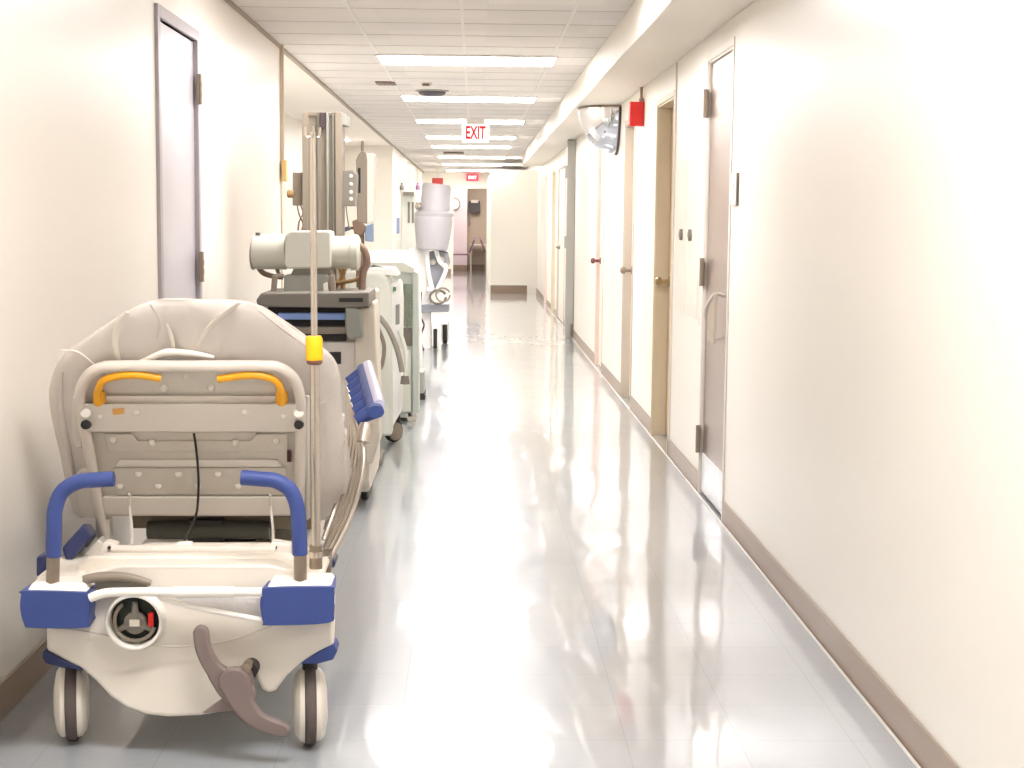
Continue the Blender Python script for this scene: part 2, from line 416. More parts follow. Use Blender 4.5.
obj('cover_plate', MB().box((XR - .014, 6.90, 1.46), (XR - .0005, 7.03, 1.60)), PLASTIC_W, s, bevel=.004)
obj('back_box', MB().box((XR - .010, 6.89, 1.455), (XR - .0005, 6.90, 1.60)), XG_D, s)
obj('rocker', MB().box((XR - .018, 6.95, 1.50), (XR - .014, 6.98, 1.56)), PLASTIC, s, bevel=.002)
# yellowish box on left corner
jb = empty('junction_box', (XL, 10.54, 1.68), 'small pale yellow box on the left wall corner strip', 'junction box')
obj('casing', MB().box((XL + .012, 10.49, 1.62), (XL + .045, 10.56, 1.76)), mat('pale_yellow_plastic', (240, 206, 140), .5), jb, bevel=.004)
obj('conduit', MB().tube([(XL + .02, 10.53, 1.76), (XL + .02, 10.53, ZC)], .007, 8), mat('warm_conduit', (224, 200, 176), .5), jb)

# ------------------------------------------------------------------ ceiling lights
CX = -.065
for i, yl in enumerate([-1.8, 2.9, 7.4, 11.3, 14.9, 18.4, 22.0, 24.9, 29.2, 33.2, 37.4]):
    order = ['', '', '', 'nearest visible', 'second visible', 'third visible', 'fourth visible', 'fifth visible', 'sixth visible', 'seventh visible', 'farthest'][i]
    lab = 'lit rectangular ceiling troffer, the %s one along the corridor' % order if order else 'lit rectangular ceiling troffer above the near end of the corridor'
    L = empty('ceiling_light', (CX, yl, ZC), lab, 'ceiling light', 'lit troffers along the corridor ceiling')
    a, b = .62, .305
    f_ = MB().box((CX - a - .015, yl - b - .015, ZC - .016), (CX + a + .015, yl - b, ZC - .001)).box((CX - a - .015, yl + b, ZC - .016), (CX + a + .015, yl + b + .015, ZC - .001))
    f_.box((CX - a - .015, yl - b, ZC - .016), (CX - a, yl + b, ZC - .001)).box((CX + a, yl - b, ZC - .016), (CX + a + .015, yl + b, ZC - .001))
    obj('frame', f_, ALU, L)
    obj('diffuser', MB().box((CX - a, yl - b, ZC - .012), (CX + a, yl + b, ZC - .004)), LIGHTM, L)
for yl, xa_, xb_, wh in ((11.7, -2.0, -1.55, 'near end'), (13.0, -2.03, -1.68, 'second lamp'), (22.8, -2.05, -1.83, 'far end')):  # added lamps kept out of sight, only there to whiten the alcove walls
    L = empty('ceiling_light', ((xa_ + xb_) / 2, yl, ZC - .012), 'added unseen lamp to brighten the left alcove, ' + wh, 'ceiling light', 'added alcove lamps')
    obj('frame', MB().box((xa_ - .02, yl - .3, ZC - .02), (xb_ + .02, yl + .3, ZC - .0125)), ALU, L)
    obj('diffuser', MB().box((xa_, yl - .28, ZC - .026), (xb_, yl + .28, ZC - .02)), LIGHTM, L)
L = empty('ceiling_light', (0, 40.4, 2.5), 'ceiling lamp in the room beyond the end doorway', 'ceiling light')
obj('diffuser', MB().box((-.6, 39.8, 2.485), (.6, 41.0, 2.495)), mat('room_diffuser', (255, 246, 238), .5, var=0, emit=3), L)
obj('frame', MB().box((-.62, 39.78, 2.49), (.62, 41.02, 2.4995)), ALU, L)

# ceiling fittings
sd = empty('ceiling_speaker', (-.39, 14.1, ZC), 'dark domed ceiling fitting just before the second light', 'ceiling fitting')
obj('rim', MB().lathe((-.39, 14.1, ZC), (0, 0, -1), [(0, .15), (.008, .15), (.012, .13)], 28), XG_M, sd)
obj('dome', MB().lathe((-.39, 14.1, ZC - .012), (0, 0, -1), [(0, .125), (.02, .115), (.035, .08), (.042, .03), (.043, .001)], 28), mat('dark_plum_grille', (84, 76, 82), .5), sd)
v = empty('ceiling_vent', (-.74, 13.35, ZC), 'small dark grille in the ceiling left of the domed fitting', 'vent')
obj('grille', MB().box((-.84, 13.2, ZC - .01), (-.68, 13.5, ZC - .001)), BROWNC, v)
vm = MB()
for q in range(4): vm.box((-.82 + q * .035, 13.22, ZC - .016), (-.81 + q * .035, 13.48, ZC - .01))
obj('louvre', vm, XG, v)
sb = empty('smoke_detector', (-.42, 13.3, ZC), 'tiny cream sensor on the ceiling between grille and centre line', 'detector')
obj('housing', MB().lathe((-.42, 13.3, ZC), (0, 0, -1), [(0, .05), (.03, .048), (.04, .03), (.041, .001)], 20), PLASTIC, sb)
obj('lens', MB().box((-.45, 13.24, ZC - .03), (-.39, 13.26, ZC - .012)), XG_D, sb)
v2 = empty('ceiling_vent', (-.3, 25.7, ZC), 'far small dark grille in the ceiling near the exit sign line', 'vent')
obj('grille', MB().box((-.55, 27.0, ZC - .03), (-.2, 27.3, ZC - .001)), XG, v2)

# ------------------------------------------------------------------ exit sign and others
a = W(462, 124, 18.0); b = W(489, 142.5, 18.0)
e = empty('exit_sign', ((a.x + b.x) / 2, 18.02, b.z), 'white hanging EXIT sign with red letters at mid corridor ceiling', 'exit sign')
obj('housing', MB().box((a.x, 18.0, b.z), (b.x, 18.05, a.z)), SIGNW, e, bevel=.006)
obj('canopy', MB().box((a.x + .05, 18.0, a.z), (b.x - .05, 18.05, ZC)), PLASTIC_W, e)
text_mesh('lettering', 'EXIT', REDTXT, e, ((a.x + b.x) / 2, 17.996, (a.z + b.z) / 2), .2, sx=.56)
a = W(466.5, 174, 38.9); b = W(478.5, 181, 38.9)
e = empty('exit_sign', ((a.x + b.x) / 2, 38.93, b.z), 'small glowing pinkish red exit sign above the end doorway', 'exit sign')
obj('housing', MB().box((a.x, 38.9, b.z), (b.x, 38.99, a.z)), PINKRED, e, bevel=.006)
text_mesh('lettering', 'EXIT', SIGNW, e, ((a.x + b.x) / 2, 38.897, (a.z + b.z) / 2), .10)
a = W(433, 178, 24.6); b = W(442.5, 182.5, 24.6)
a = W(432, 178, 35); b = W(443, 186, 35)
e = empty('wall_sign', ((a.x + b.x) / 2, 35.0, b.z), 'dull red box sign hanging at the far left before the end wall', 'sign')
obj('housing', MB().box((a.x, 35.0, b.z), (b.x, 35.06, a.z)), mat('dull_red', (214, 76, 70), .5), e, bevel=.008)
obj('hanger', MB().box(((a.x + b.x) / 2 - .01, 35.02, a.z), ((a.x + b.x) / 2 + .01, 35.04, ZC)), ALU, e)
# fire alarm
a = W(630, 101.5, 10.85); b = W(645.5, 126, 10.85)
fa = empty('fire_alarm', (XR, 10.9, b.z), 'bright red fire alarm box on the right wall below its conduit', 'fire alarm')
obj('housing', MB().box((a.x, 10.85, b.z), (XR - .001, 10.95, a.z)), RED, fa, bevel=.006)
obj('conduit', MB().tube([(XR - .018, 10.9, a.z), (XR - .018, 10.9, 2.30)], .010, 10), BRONZE, fa)
obj('fitting', MB().tube([(XR - .018, 10.9, a.z), (XR - .018, 10.9, a.z + .025)], .017, 10), BRONZE, fa)
# dome mirror
YM, RM, ZM = 12.9, .335, 2.285
mr = empty('corner_mirror', (XR, YM, ZM), 'silver quarter-dome safety mirror with dark rim under the right soffit', 'mirror')
vs_ = []; fs_ = []; na, nb = 20, 14
for i in range(nb + 1):
    ph = math.pi / 2 * i / nb            # 0 = at wall bottom, 90 = ceiling
    for j in range(na + 1):
        th = math.pi * j / na
        x = -math.sin(th) * math.cos(ph) ; yv = math.cos(th); z = -math.sin(th) * math.sin(ph)
        vs_.append((XR - .004 + x * RM * .95, YM + yv * RM, ZM + z * RM * 1.08))
for i in range(nb):
    for j in range(na): fs_.append((i * (na + 1) + j, i * (na + 1) + j + 1, (i + 1) * (na + 1) + j + 1, (i + 1) * (na + 1) + j))
obj('dome', MB().add(vs_, fs_), MIRROR, mr)
rim = MB(); rim.tube([(XR - .008, YM + RM * math.cos(t), ZM - RM * 1.08 * math.sin(t)) for t in [math.pi * q / 24 for q in range(25)]], .012, 8)
obj('rim', rim, mat('dark_plum_rubber', (70, 50, 56), .5), mr)
rim = MB(); rim.tube([(XR - RM * .95 * math.sin(t), YM + RM * math.cos(t), ZM + .003) for t in [math.pi * q / 24 for q in range(25)]], .009, 8); 
obj('top_rim', rim, BRONZE, mr)

# ------------------------------------------------------------------ far room contents
c = empty('wall_clock', (-.5, 41, 1.7), 'round clock on the pink wall beyond the end doorway', 'clock')
cc = W(454, 204, 41.2)
obj('case', MB().lathe((cc.x, 41.299, cc.z), (0, -1, 0), [(0, .17), (.03, .17), (.035, .15)], 24), XG_D, c)
obj('dial', MB().lathe((cc.x, 41.263, cc.z), (0, -1, 0), [(0, .14), (.004, .14)], 24), PLASTIC_W, c)
a = W(469, 201, 41.9); b = W(480, 213, 41.9)
ph = empty('wall_phone', ((a.x + b.x) / 2, 41.95, b.z), 'dark grey wall unit with a hanging cord beyond the doorway', 'phone')
obj('casing', MB().box((a.x, 41.85, b.z), (b.x, 41.999, a.z)), mat('charcoal_plastic', (84, 78, 84), .5), ph, bevel=.01)
obj('cover', MB().box((a.x + .05, 41.83, a.z - .05), (b.x - .05, 41.9, a.z + .03)), PLASTIC_W, ph, bevel=.01)
q0 = W(470, 213, 41.9); q1 = W(469.5, 226, 41.9)
obj('cord', MB().tube([q0, q1, q1 + Vector((.03, 0, .1))], .012, 8, sm=4), GREYC, ph)
def far_chair(x, y, face, lab):
    t = empty('waiting_chair', (x, y, 0), lab, 'chair', 'chairs in the far room')
    s = MB(); s.box((x - .22, y - .22, .43), (x + .22, y + .22, .47)); obj('seat', s, PURPLE, t, bevel=.015)
    bk = MB(); bx = x - face * .22
    P = [(bx, y - .2, .5), (bx, y + .2, .5), (bx - face * .12, y + .22, .82), (bx - face * .15, y, .9), (bx - face * .12, y - .22, .82)]
    bk.prism(P, (-face * .05, 0, 0)); obj('backrest', bk, PURPLE, t, bevel=.008)
    for sx in (-1, 1):
        for sy in (-1, 1): obj('leg', MB().tube([(x + sx * .2, y + sy * .2, .44), (x + sx * .23, y + sy * .22, .0)], .012, 8), CHROME_D, t)
    return t
far_chair(-.38, 40.6, -1, 'left purple chair beyond the end doorway')
far_chair(.52, 41.0, 1, 'right purple chair at the doorway edge, half behind the jamb')
tb = empty('side_table', (.05, 41.5, 0), 'pale table against the beige wall beyond the end doorway', 'table')
obj('tabletop', MB().box((-.12, 41.3, .66), (.32, 41.9, .70)), PANEL_L, tb, bevel=.006)
for sx, sy in ((-.1, 41.33), (.29, 41.33), (-.1, 41.86), (.29, 41.86)): obj('leg', MB().box((sx - .02, sy - .02, 0), (sx + .02, sy + .02, .66)), PANEL, tb)

# =================================================================== STRETCHER
DB = lambda py: 4.22 + (py - 366) / 150 * .36           # sloping plane of the raised backrest
def T(px, py, off=0): return W(px, py, DB(py) + off)
def tp(mb, poly, off, th): return mb.hexa([T(x, y, off) for x, y in poly], [T(x, y, off) + Vector((0, th, 0)) for x, y in poly])
ST = empty('hospital_stretcher', (-.78, 5.0, 0), 'wheeled hospital stretcher in the left foreground with blue push handles and bumpers', 'stretcher')
S = lambda name, mb, m, **k: obj(name, mb, m, ST if 'parent' not in k else k.pop('parent'), **k)
# --- front base shroud
sh = [(46, 628), (46, 651), (62, 660), (80, 668), (95, 681), (110, 697), (126, 708), (145, 715), (168, 717.5), (200, 716), (232, 711), (244, 700),
      (248, 684), (240, 672), (245, 665), (253, 668), (257, 680), (262, 690), (269, 694), (276, 691), (287, 676), (300, 664), (318, 655), (334, 646), (335, 622), (322, 586), (300, 572), (270, 566), (120, 566), (84, 574), (60, 590)]
m_ = MB()
def bow(x): return -.05 * (1 - ((x - 190) / 150) ** 2)
fr_ = [W(x, y, 3.97 + bow(x)) for x, y in sh]
cxs = W(190, 620, 3.97).x
m_.hexa(fr_, [Vector((cxs + (p.x - cxs) * .93, p.y + .3, p.z)) for p in fr_])
shroud = S('base_shroud', m_, PLASTIC, bevel=.012, seg=4)
# seam line on shroud
S('shroud_seam', MB().tube([W(x, y, 3.965 + bow(x)) for x, y in [(62, 628), (100, 634), (150, 645), (190, 646), (230, 640), (272, 626)]], .0018, 6, sm=4), PANEL)
# long base hood and chassis under the bed
S('base_hood', MB().box((-1.08, 4.3, .24), (-.52, 5.95, .34)), PLASTIC, bevel=.03)
S('lift_column', MB().box((-.82, 5.0, .34), (-.70, 5.2, .43)), DARK, bevel=.01)
S('lift_column', MB().box((-.92, 5.4, .34), (-.64, 5.7, .62)), DARK, bevel=.01)
S('deck_frame', MB().box((-1.12, 4.75, .60), (-.50, 6.05, .63)).box((-1.12, 4.70, .52), (-1.06, 6.05, .57)).box((-.54, 4.70, .52), (-.48, 6.05, .57)), FRAMEP, bevel=.008)
# dark cross parts seen in the gap
S('under_tray', MB().box((-1.05, 4.75, .43), (-.48, 5.3, .47)), mat('olive_grey_metal', (140, 130, 112), .4, metal=.3), bevel=.004)
a = W(148, 530, 4.72); b = W(270, 530, 4.72)
S('cross_tube', MB().tube([a, b], .028, 16), mat('dark_olive_tube', (74, 72, 62), .4))
S('drive_unit', MB().pp([(188, 520), (222, 520), (222, 545), (188, 545)], 4.70, .12), DARK, bevel=.006)
# --- corner posts: white caps and blue bumpers
bl = MB().ppt([(21, 594), (24, 591), (88, 593), (90, 598), (89, 621), (85, 628), (32, 628), (24, 624), (20, 608)], 3.86, .13, smooth=4)
S('bumper', bl, BLUE, bevel=.012, seg=5, ang=50)
br_ = MB().ppt([(262, 591), (268, 588), (330, 587), (334, 590), (333.5, 612), (328, 623), (268, 625.5), (263, 622), (260, 604)], 3.86, .13, smooth=4)
S('bumper', br_, BLUE, bevel=.012, seg=5, ang=50)
def cap(poly_lo, poly_hi):
    m = MB(); lo = [W(x, y, 3.868) for x, y in poly_lo]; lo2 = [p + Vector((0, .12, 0)) for p in lo[::-1]]
    zt = W(0, poly_hi, 3.99).z
    base_ = lo + lo2
    cx = sum(p.x for p in base_) / len(base_); cy = sum(p.y for p in base_) / len(base_)
    top = [Vector((cx + (p.x - cx) * .86, cy + (p.y - cy) * .8 + .006, zt)) for p in base_]
    base_ = [Vector((p.x, p.y, min(q.z for q in lo) )) for p in base_]
    return m.hexa(base_, top)
S('corner_cap', cap([(26, 592), (88, 592)], 573), PLASTIC_W, bevel=.006)
S('corner_cap', cap([(266, 589), (333, 589)], 570), PLASTIC_W, bevel=.006)
# caps extend back along the bed
S('corner_block', MB().box((W(40, 600, 3.99).x, 3.95, .44), (W(84, 600, 3.99).x, 4.32, .465)), PLASTIC, bevel=.01)
S('corner_block', MB().box((W(285, 600, 3.99).x, 3.95, .44), (W(322, 600, 3.99).x, 4.32, .465)), PLASTIC, bevel=.01)
# --- lower blue wheel guards
S('wheel_guard', MB().pp([(43, 651), (62, 659), (80, 667), (84, 671), (62, 668), (46, 664), (42, 658)], 3.95, .12), BLUE_D, bevel=.004)
S('wheel_guard', MB().pp([(334, 645), (318, 652), (304, 660), (300, 664), (318, 664), (333, 660), (337, 652)], 3.95, .08), BLUE, bevel=.004)
# --- castors
def castor(px, D, rot, hw, lab=None):
    c = W(px, 700, D); c.z = .105; r = .105
    ax = Vector((math.cos(rot), math.sin(rot), 0))
    w_ = MB().lathe(c - ax * .016, ax, [(0, r * .82), (.003, r * .97), (.009, r), (.023, r), (.029, r * .97), (.032, r * .82)], 40)
    wh = obj('castor', w_, TYRE, ST)
    obj('hub_cover', MB().lathe(c + ax * .015, ax, [(0, r * .93), (.012, r * .90), (.024, r * .74), (.030, r * .4), (.031, .001)], 32), PLASTIC, wh)
    obj('hub_cover', MB().lathe(c - ax * .015, -ax, [(0, r * .93), (.012, r * .90), (.024, r * .74), (.030, r * .4), (.031, .001)], 32), PLASTIC, wh)
    obj('castor_stem', MB().tube([c + Vector((0, 0, .095)), c + Vector((0, .0, .16))], .02, 12), DARK, wh)
castor(72, 4.06, .21, 0); castor(310, 4.03, .13, 0)
for xx in (-1.04, -.50): castor(W(0, 0, 1).x, 1, 0, 0) if False else None
for xx in (-.98, -.62):
    c = Vector((xx, 5.85, .105)); ax = Vector((1, 0, 0)); r = .105
    wh = obj('castor', MB().lathe(c - ax * .016, ax, [(0, r * .82), (.003, r * .97), (.009, r), (.023, r), (.029, r * .97), (.032, r * .82)], 32), TYRE, ST)
    obj('hub_cover', MB().lathe(c + ax * .015, ax, [(0, r * .93), (.024, r * .74), (.031, .001)], 24), PLASTIC, wh)
    obj('hub_cover', MB().lathe(c - ax * .015, -ax, [(0, r * .93), (.024, r * .74), (.031, .001)], 24), PLASTIC, wh)
    obj('castor_stem', MB().tube([c + Vector((0, 0, .09)), c + Vector((0, 0, .16))], .02, 12), DARK, wh)
# --- oxygen bottle opening
c = W(134, 622, 3.90); r = .073
op = MB(); op.lathe(c, (0, 1, 0), [(0, r), (-.006, r * .97), (-.006, r * .90), (0, r * .87), (.09, r * .87), (.09, r), (0, r)], 40, caps=False)
ox = S('bottle_port', op, PLASTIC_W)
obj('port_interior', MB().lathe(c + Vector((0, .03, 0)), (0, 1, 0), [(0, r * .865), (.004, r * .865)], 36), mat('dark_green_bottle', (40, 46, 38), .3, metal=.4, var=.3, scale=25), ox)
vv = MB()
for k_ in range(3):
    an = math.pi / 2 + k_ * 2.094
    vv.tube([c + Vector((0, .012, 0)), c + Vector((math.cos(an) * .048, .015, math.sin(an) * .048))], [.012, .007], 10)
vv.lathe(c + Vector((0, .02, -.006)), (0, -1, 0), [(0, .03), (.012, .028), (.016, .01), (.017, .001)], 20)
obj('valve', vv, XG_D, ox)
obj('red_tab', MB().box(c + Vector((.034, .006, -.014)), c + Vector((.047, .02, .022))), RED, ox, bevel=.002)
obj('valve_label', MB().box(c + Vector((-.012, -.001, -.012)), c + Vector((.014, .004, .006))), PLASTIC, ox, bevel=.002)
vv = MB(); vv.tube([c + Vector((math.cos(t) * .052, .012, math.sin(t) * .052)) for t in [2.2 + q * .25 for q in range(16)]], .005, 8)
obj('guard_ring', vv, XG, ox)
# --- pedal
def ribbon(path, ws, D, th):
    P = smoothpath([W(x, y, D) for x, y in path], 6); N = len(P); L_ = []; R_ = []
    for i, p in enumerate(P):
        d = (P[min(i + 1, N - 1)] - P[max(i - 1, 0)]).normalized(); nn = Vector((-d.z, 0, d.x))
        t = i / (N - 1) * (len(ws) - 1); k = min(int(t), len(ws) - 2); w_ = ws[k] + (ws[k + 1] - ws[k]) * (t - k)
        L_.append(p + nn * w_); R_.append(p - nn * w_)
    d0 = (P[0] - P[1]).normalized(); d1 = (P[-1] - P[-2]).normalized()
    def capp(c, d, w_): 
        n_ = Vector((-d.z, 0, d.x)); return [c + n_ * w_ * math.cos(a) + d * w_ * math.sin(a) for a in [math.pi * q / 8 for q in range(1, 8)]]
    loop = L_ + capp(P[-1], d1, ws[-1]) + R_[::-1] + capp(P[0], d0, ws[0])
    return MB().prism(loop, (0, th, 0))
pd = S('brake_pedal', ribbon([(200, 634), (203, 652), (213, 670), (226, 684), (238, 694)], [.019, .019, .021, .034, .042], 3.855, .028), PEDAL, bevel=.006)
obj('pedal_arm', ribbon([(234, 684), (243, 706), (258, 722), (282, 731)], [.040, .028, .021, .018], 3.845, .028), PEDAL, pd, bevel=.006)
obj('pedal_web', MB().pp([(224, 698), (202, 713.5), (238, 711)], 3.87, .02), PEDAL, pd, bevel=.002)
obj('pedal_boss', MB().pp([(228, 686), (232, 674), (242, 669), (251, 674), (253, 692), (246, 706), (236, 706)], 3.862, .04, smooth=3), PEDAL, pd, bevel=.005)
obj('pivot_bolt', MB().lathe(W(246, 669, 3.85), (0, 1, 0), [(0, .006), (.002, .012), (.05, .012)], 20), CHROME_D, pd)
S('pivot_recess', MB().lathe(W(249, 671, 3.885), (0, 1, 0), [(0, .022), (.06, .022)], 20), DARK)
# --- push handles
def handle(pts, joint_px):
    P = [W(x, y, 3.9) for x, y in pts]
    S0 = S('push_handle', MB().tube([W(joint_px[0], joint_px[1], 3.9), W(joint_px[2], joint_px[3], 3.9)], .0165, 20), CHROME_D)
    obj('handle_grip', MB().tube(P, .0195, 20, sm=8), BLUE, S0, bevel=.003)
handle([(53.5, 557), (54, 530), (55, 510), (62, 492), (78, 482), (95, 480), (114, 479)], (52.5, 589, 53.5, 553))
handle([(300, 555), (299, 530), (297, 506), (290, 490), (276, 481), (260, 479), (241, 477.5)], (300.5, 586, 300, 552))
# --- bars between the corners
S('cross_bar', MB().tube([W(x, y, 3.86) for x, y in [(90, 598), (105, 593), (130, 592), (180, 592), (262, 592)]], .0115, 14, sm=5), PLASTIC_W)
S('bar_sleeve', MB().tube([W(174, 592, 3.86), W(234, 592, 3.86)], .0145, 14), PLASTIC_W)
S('strap', MB().tube([W(x, y, 3.875) for x, y in [(158, 596), (180, 604), (215, 611), (262, 620)]], .007, 10, sm=5), PLASTIC_W)
S('strap', MB().pp([(168, 596), (262, 597), (262, 618), (215, 609), (190, 604)], 3.895, .012), CLOTHB, bevel=.003)
S('release_handle', MB().tube([W(x, y, 3.9) for x, y in [(84, 580), (100, 577), (125, 577), (151, 583)]], [.012, .013, .012, .008], 12, sm=5), XG)
S('release_bracket', MB().pp([(95, 580), (146, 584), (146, 590), (95, 590)], 3.905, .03), XG_D, bevel=.002)
# white head beam with tube on top
S('head_beam', MB().pp([(92, 556), (285, 556), (306, 562), (306, 586), (78, 586), (76, 566)], 4.02, .05), PLASTIC, bevel=.008)
S('head_label', MB().pp([(226, 577), (262, 577), (262, 583), (226, 583)], 4.012, .01), PLASTIC_W, bevel=.001)
hb_ = S('hinge_tube', MB().tube([W(112, 550, 4.10), W(276, 550, 4.10)], .0135, 16), FRAMEP)
for x0, x1 in ((104, 116), (271, 291)): obj('tube_bracket', MB().pp([(x0, 542), (x1, 545), (x1, 558), (x0 - 6, 560)], 4.10, .05), PANEL_L, hb_, bevel=.004)
for xx in (109, 275): obj('bolt', MB().lathe(W(xx, 548, 4.095), (0, 1, 0), [(0, .003), (.001, .005), (.02, .005)], 10), BLACK, hb_)
obj('clip', MB().pp([(177, 543), (191, 543), (192, 550), (176, 550)], 4.10, .03), PLASTIC_W, hb_, bevel=.003)
# left tray / dark side rail folded at left
S('folded_rail', MB().hexa([W(x, y, 4.15) for x, y in [(62, 548), (84, 523), (92, 536), (68, 565)]], [W(x, y, 4.8) for x, y in [(72, 545), (90, 523), (98, 534), (78, 560)]]), BLUE_D, bevel=.006)
S('rail_end', MB().pp([(36, 557), (45, 555), (45, 577), (36, 577)], 4.1, .1), BLUE_D, bevel=.006)
S('side_guard', MB().hexa([W(x, y, 4.2) for x, y in [(74, 565), (98, 540), (106, 545), (92, 570)]], [W(x, y, 4.6) for x, y in [(84, 560), (103, 535), (110, 541), (98, 566)]]), PANEL, bevel=.004)
# --- backrest: frame tube, panel, handles
bf = S('backrest_frame', MB().tube([T(x, y, -.01) for x, y in [(105, 538), (98, 505), (90, 455), (84, 425), (80, 398), (86, 378), (100, 368), (120, 366), (190, 366), (260, 366), (280, 368), (294, 379), (300, 398), (300, 425), (300, 460), (299, 520)]], .0155, 16, sm=5), FRAMEP)
pl_ = MB()
tp(pl_, [(112, 370), (272, 370), (282, 388), (282, 404), (98, 404), (100, 388)], .012, .01)
tp(pl_, [(90, 432), (296, 432), (296, 516), (102, 516)], .015, .012)
pn = S('back_panel', pl_, PANEL, bevel=.002)
obj('upper_bar', tp(MB(), [(104, 396), (276, 396), (276, 404), (98, 404)], -.004, .02), PANEL_L, pn, bevel=.003)
obj('cross_plate', tp(MB(), [(78, 404), (303, 404), (302, 432), (85, 432)], -.022, .03), PANEL_L, pn, bevel=.004)
obj('rib_panel', tp(MB(), [(104, 434), (132, 434), (138, 441), (250, 441), (256, 434), (288, 434), (288, 452), (108, 452)], .006, .02), PANEL, pn, bevel=.003)
obj('pressed_rib', tp(MB(), [(118, 460), (278, 460), (282, 467), (114, 467)], .0, .03), PANEL_L, pn, bevel=.005)
obj('pressed_rib', tp(MB(), [(112, 468), (286, 468), (288, 495), (116, 495)], .004, .02), PANEL, pn, bevel=.004)
obj('bottom_rail', tp(MB(), [(101, 497), (293, 497), (293, 515), (103, 515)], -.015, .04), PANEL_L, pn, bevel=.006)
for i, (x, y) in enumerate([(186, 377), (163, 388), (211, 388), (136, 412), (245, 411), (100, 416), (283, 416), (113, 440), (152, 443), (235, 443), (276, 441), (138, 474), (178, 474), (218, 474), (120, 486), (158, 486), (198, 486), (238, 486)]):
    off = -.026 if 404 < y < 432 else (.0 if y < 404 else -.002)
    c = T(x, y, off); obj('rivet', MB().lathe(c, (0, 1, 0), [(0, .004), (.002, .009), (.006, .011), (.02, .011)], 14), PANEL_L, pn)
for x in (85, 298.5): obj('knob', MB().lathe(T(x, 425, -.045), (0, 1, 0), [(0, .008), (.002, .013), (.02, .014), (.03, .011)], 16), BLACK, pn)
for x in (85, 298.5): obj('hinge_boss', MB().lathe(T(x, 413, -.035), (0, 1, 0), [(0, .009), (.003, .014), (.03, .014)], 16), PLASTIC_W, pn)
obj('label', tp(MB(), [(287, 451), (291, 451), (291, 462), (287, 462)], -.004, .01), mat('dark_red_label', (84, 34, 40), .5), pn)
obj('label', tp(MB(), [(112, 409), (124, 408), (124, 414), (113, 415)], -.025, .01), mat('orange_sticker', (232, 176, 96), .5), pn)
# side plates
S('side_plate', tp(MB(), [(72, 398), (75, 394), (80, 398), (82, 448), (76, 448), (72, 440)], .01, .02), PANEL_L, bevel=.004)
S('side_plate', tp(MB(), [(76, 474), (82, 468), (91, 469), (98, 500), (104, 519), (82, 517), (78, 505)], -.0, .02), PANEL_L, bevel=.005)
S('side_plate', tp(MB(), [(304, 396), (309, 396), (309, 520), (305, 520)], .01, .02), PANEL_L, bevel=.004)
for x in (95, 107): pass
S('pivot_bracket', tp(MB(), [(95, 520), (109, 520), (110, 538), (96, 538)], -.02, .05), PANEL_L, bevel=.004)
# yellow handles
for pts in ([(98.5, 404), (98, 392), (103, 381), (118, 376), (138, 375), (161, 378.5)], [(281.5, 404), (281, 391), (276, 381), (262, 376), (245, 375.5), (218, 379)]):
    hh = S('grab_handle', MB().tube([T(x, y, -.03) for x, y in pts], .0105, 16, sm=6), YELLOW)
    x0 = pts[0][0]; obj('handle_foot', tp(MB(), [(x0 - 6, 392), (x0 + 5, 392), (x0 + 6, 404), (x0 - 6, 404)], -.032, .035), YELLOW, hh, bevel=.004)
# cable and strut wires
S('cable', MB().tube([T(194, 434, -.03), T(196.5, 452, -.03), T(198.5, 478, -.03), T(198, 500, -.04), T(196, 515, -.05), W(190, 530, 4.4), W(182, 545, 4.2)], .0035, 8, sm=6), BLACK)
for x in (129, 270): S('support_rod', MB().tube([T(x, 494, -.025), T(x + 1, 510, -.03), W(x + 3, 530, 4.4), W(x + 3, 545, 4.15)], .004, 8, sm=4), PANEL_L)
# --- IV pole
DP = 4.06
iv = S('iv_pole', MB().tube([W(316, 572, DP), W(314.5, 352, DP)], .0125, 18), CHROME)
obj('upper_rod', MB().tube([W(314.4, 352, DP), W(312.6, 132, DP)], .0085, 14), CHROME, iv)
obj('collar', MB().lathe(W(314.5, 361, DP), W(314, 335, DP) - W(314.5, 361, DP), [(0, .019), (.004, .0225), (.058, .0225), (.066, .018)], 20), YELLOW_B, iv)
obj('collar_ring', MB().lathe(W(314.5, 362.5, DP), (0, 0, 1), [(-.005, .017), (0, .021), (.008, .021)], 20), BROWN, iv)
hk = MB()
for dx, dy in ((1, .3), (-1, -.2), (.3, -1)):
    p0 = W(312.6, 134, DP); hk.tube([p0, p0 + Vector((.008 * dx, .02 * dy, -.008)), p0 + Vector((.017 * dx, .03 * dy, -.004)), p0 + Vector((.018 * dx, .03 * dy, .018))], .003, 8, sm=4)
obj('hook', hk, CHROME, iv)
obj('clamp', MB().tube([W(316, 574, DP), W(315.6, 545, DP)], .017, 16), CHROME_D, iv)
obj('clamp_band', MB().tube([W(315.9, 557, DP), W(315.8, 551, DP)], .0195, 16), CHROME, iv)
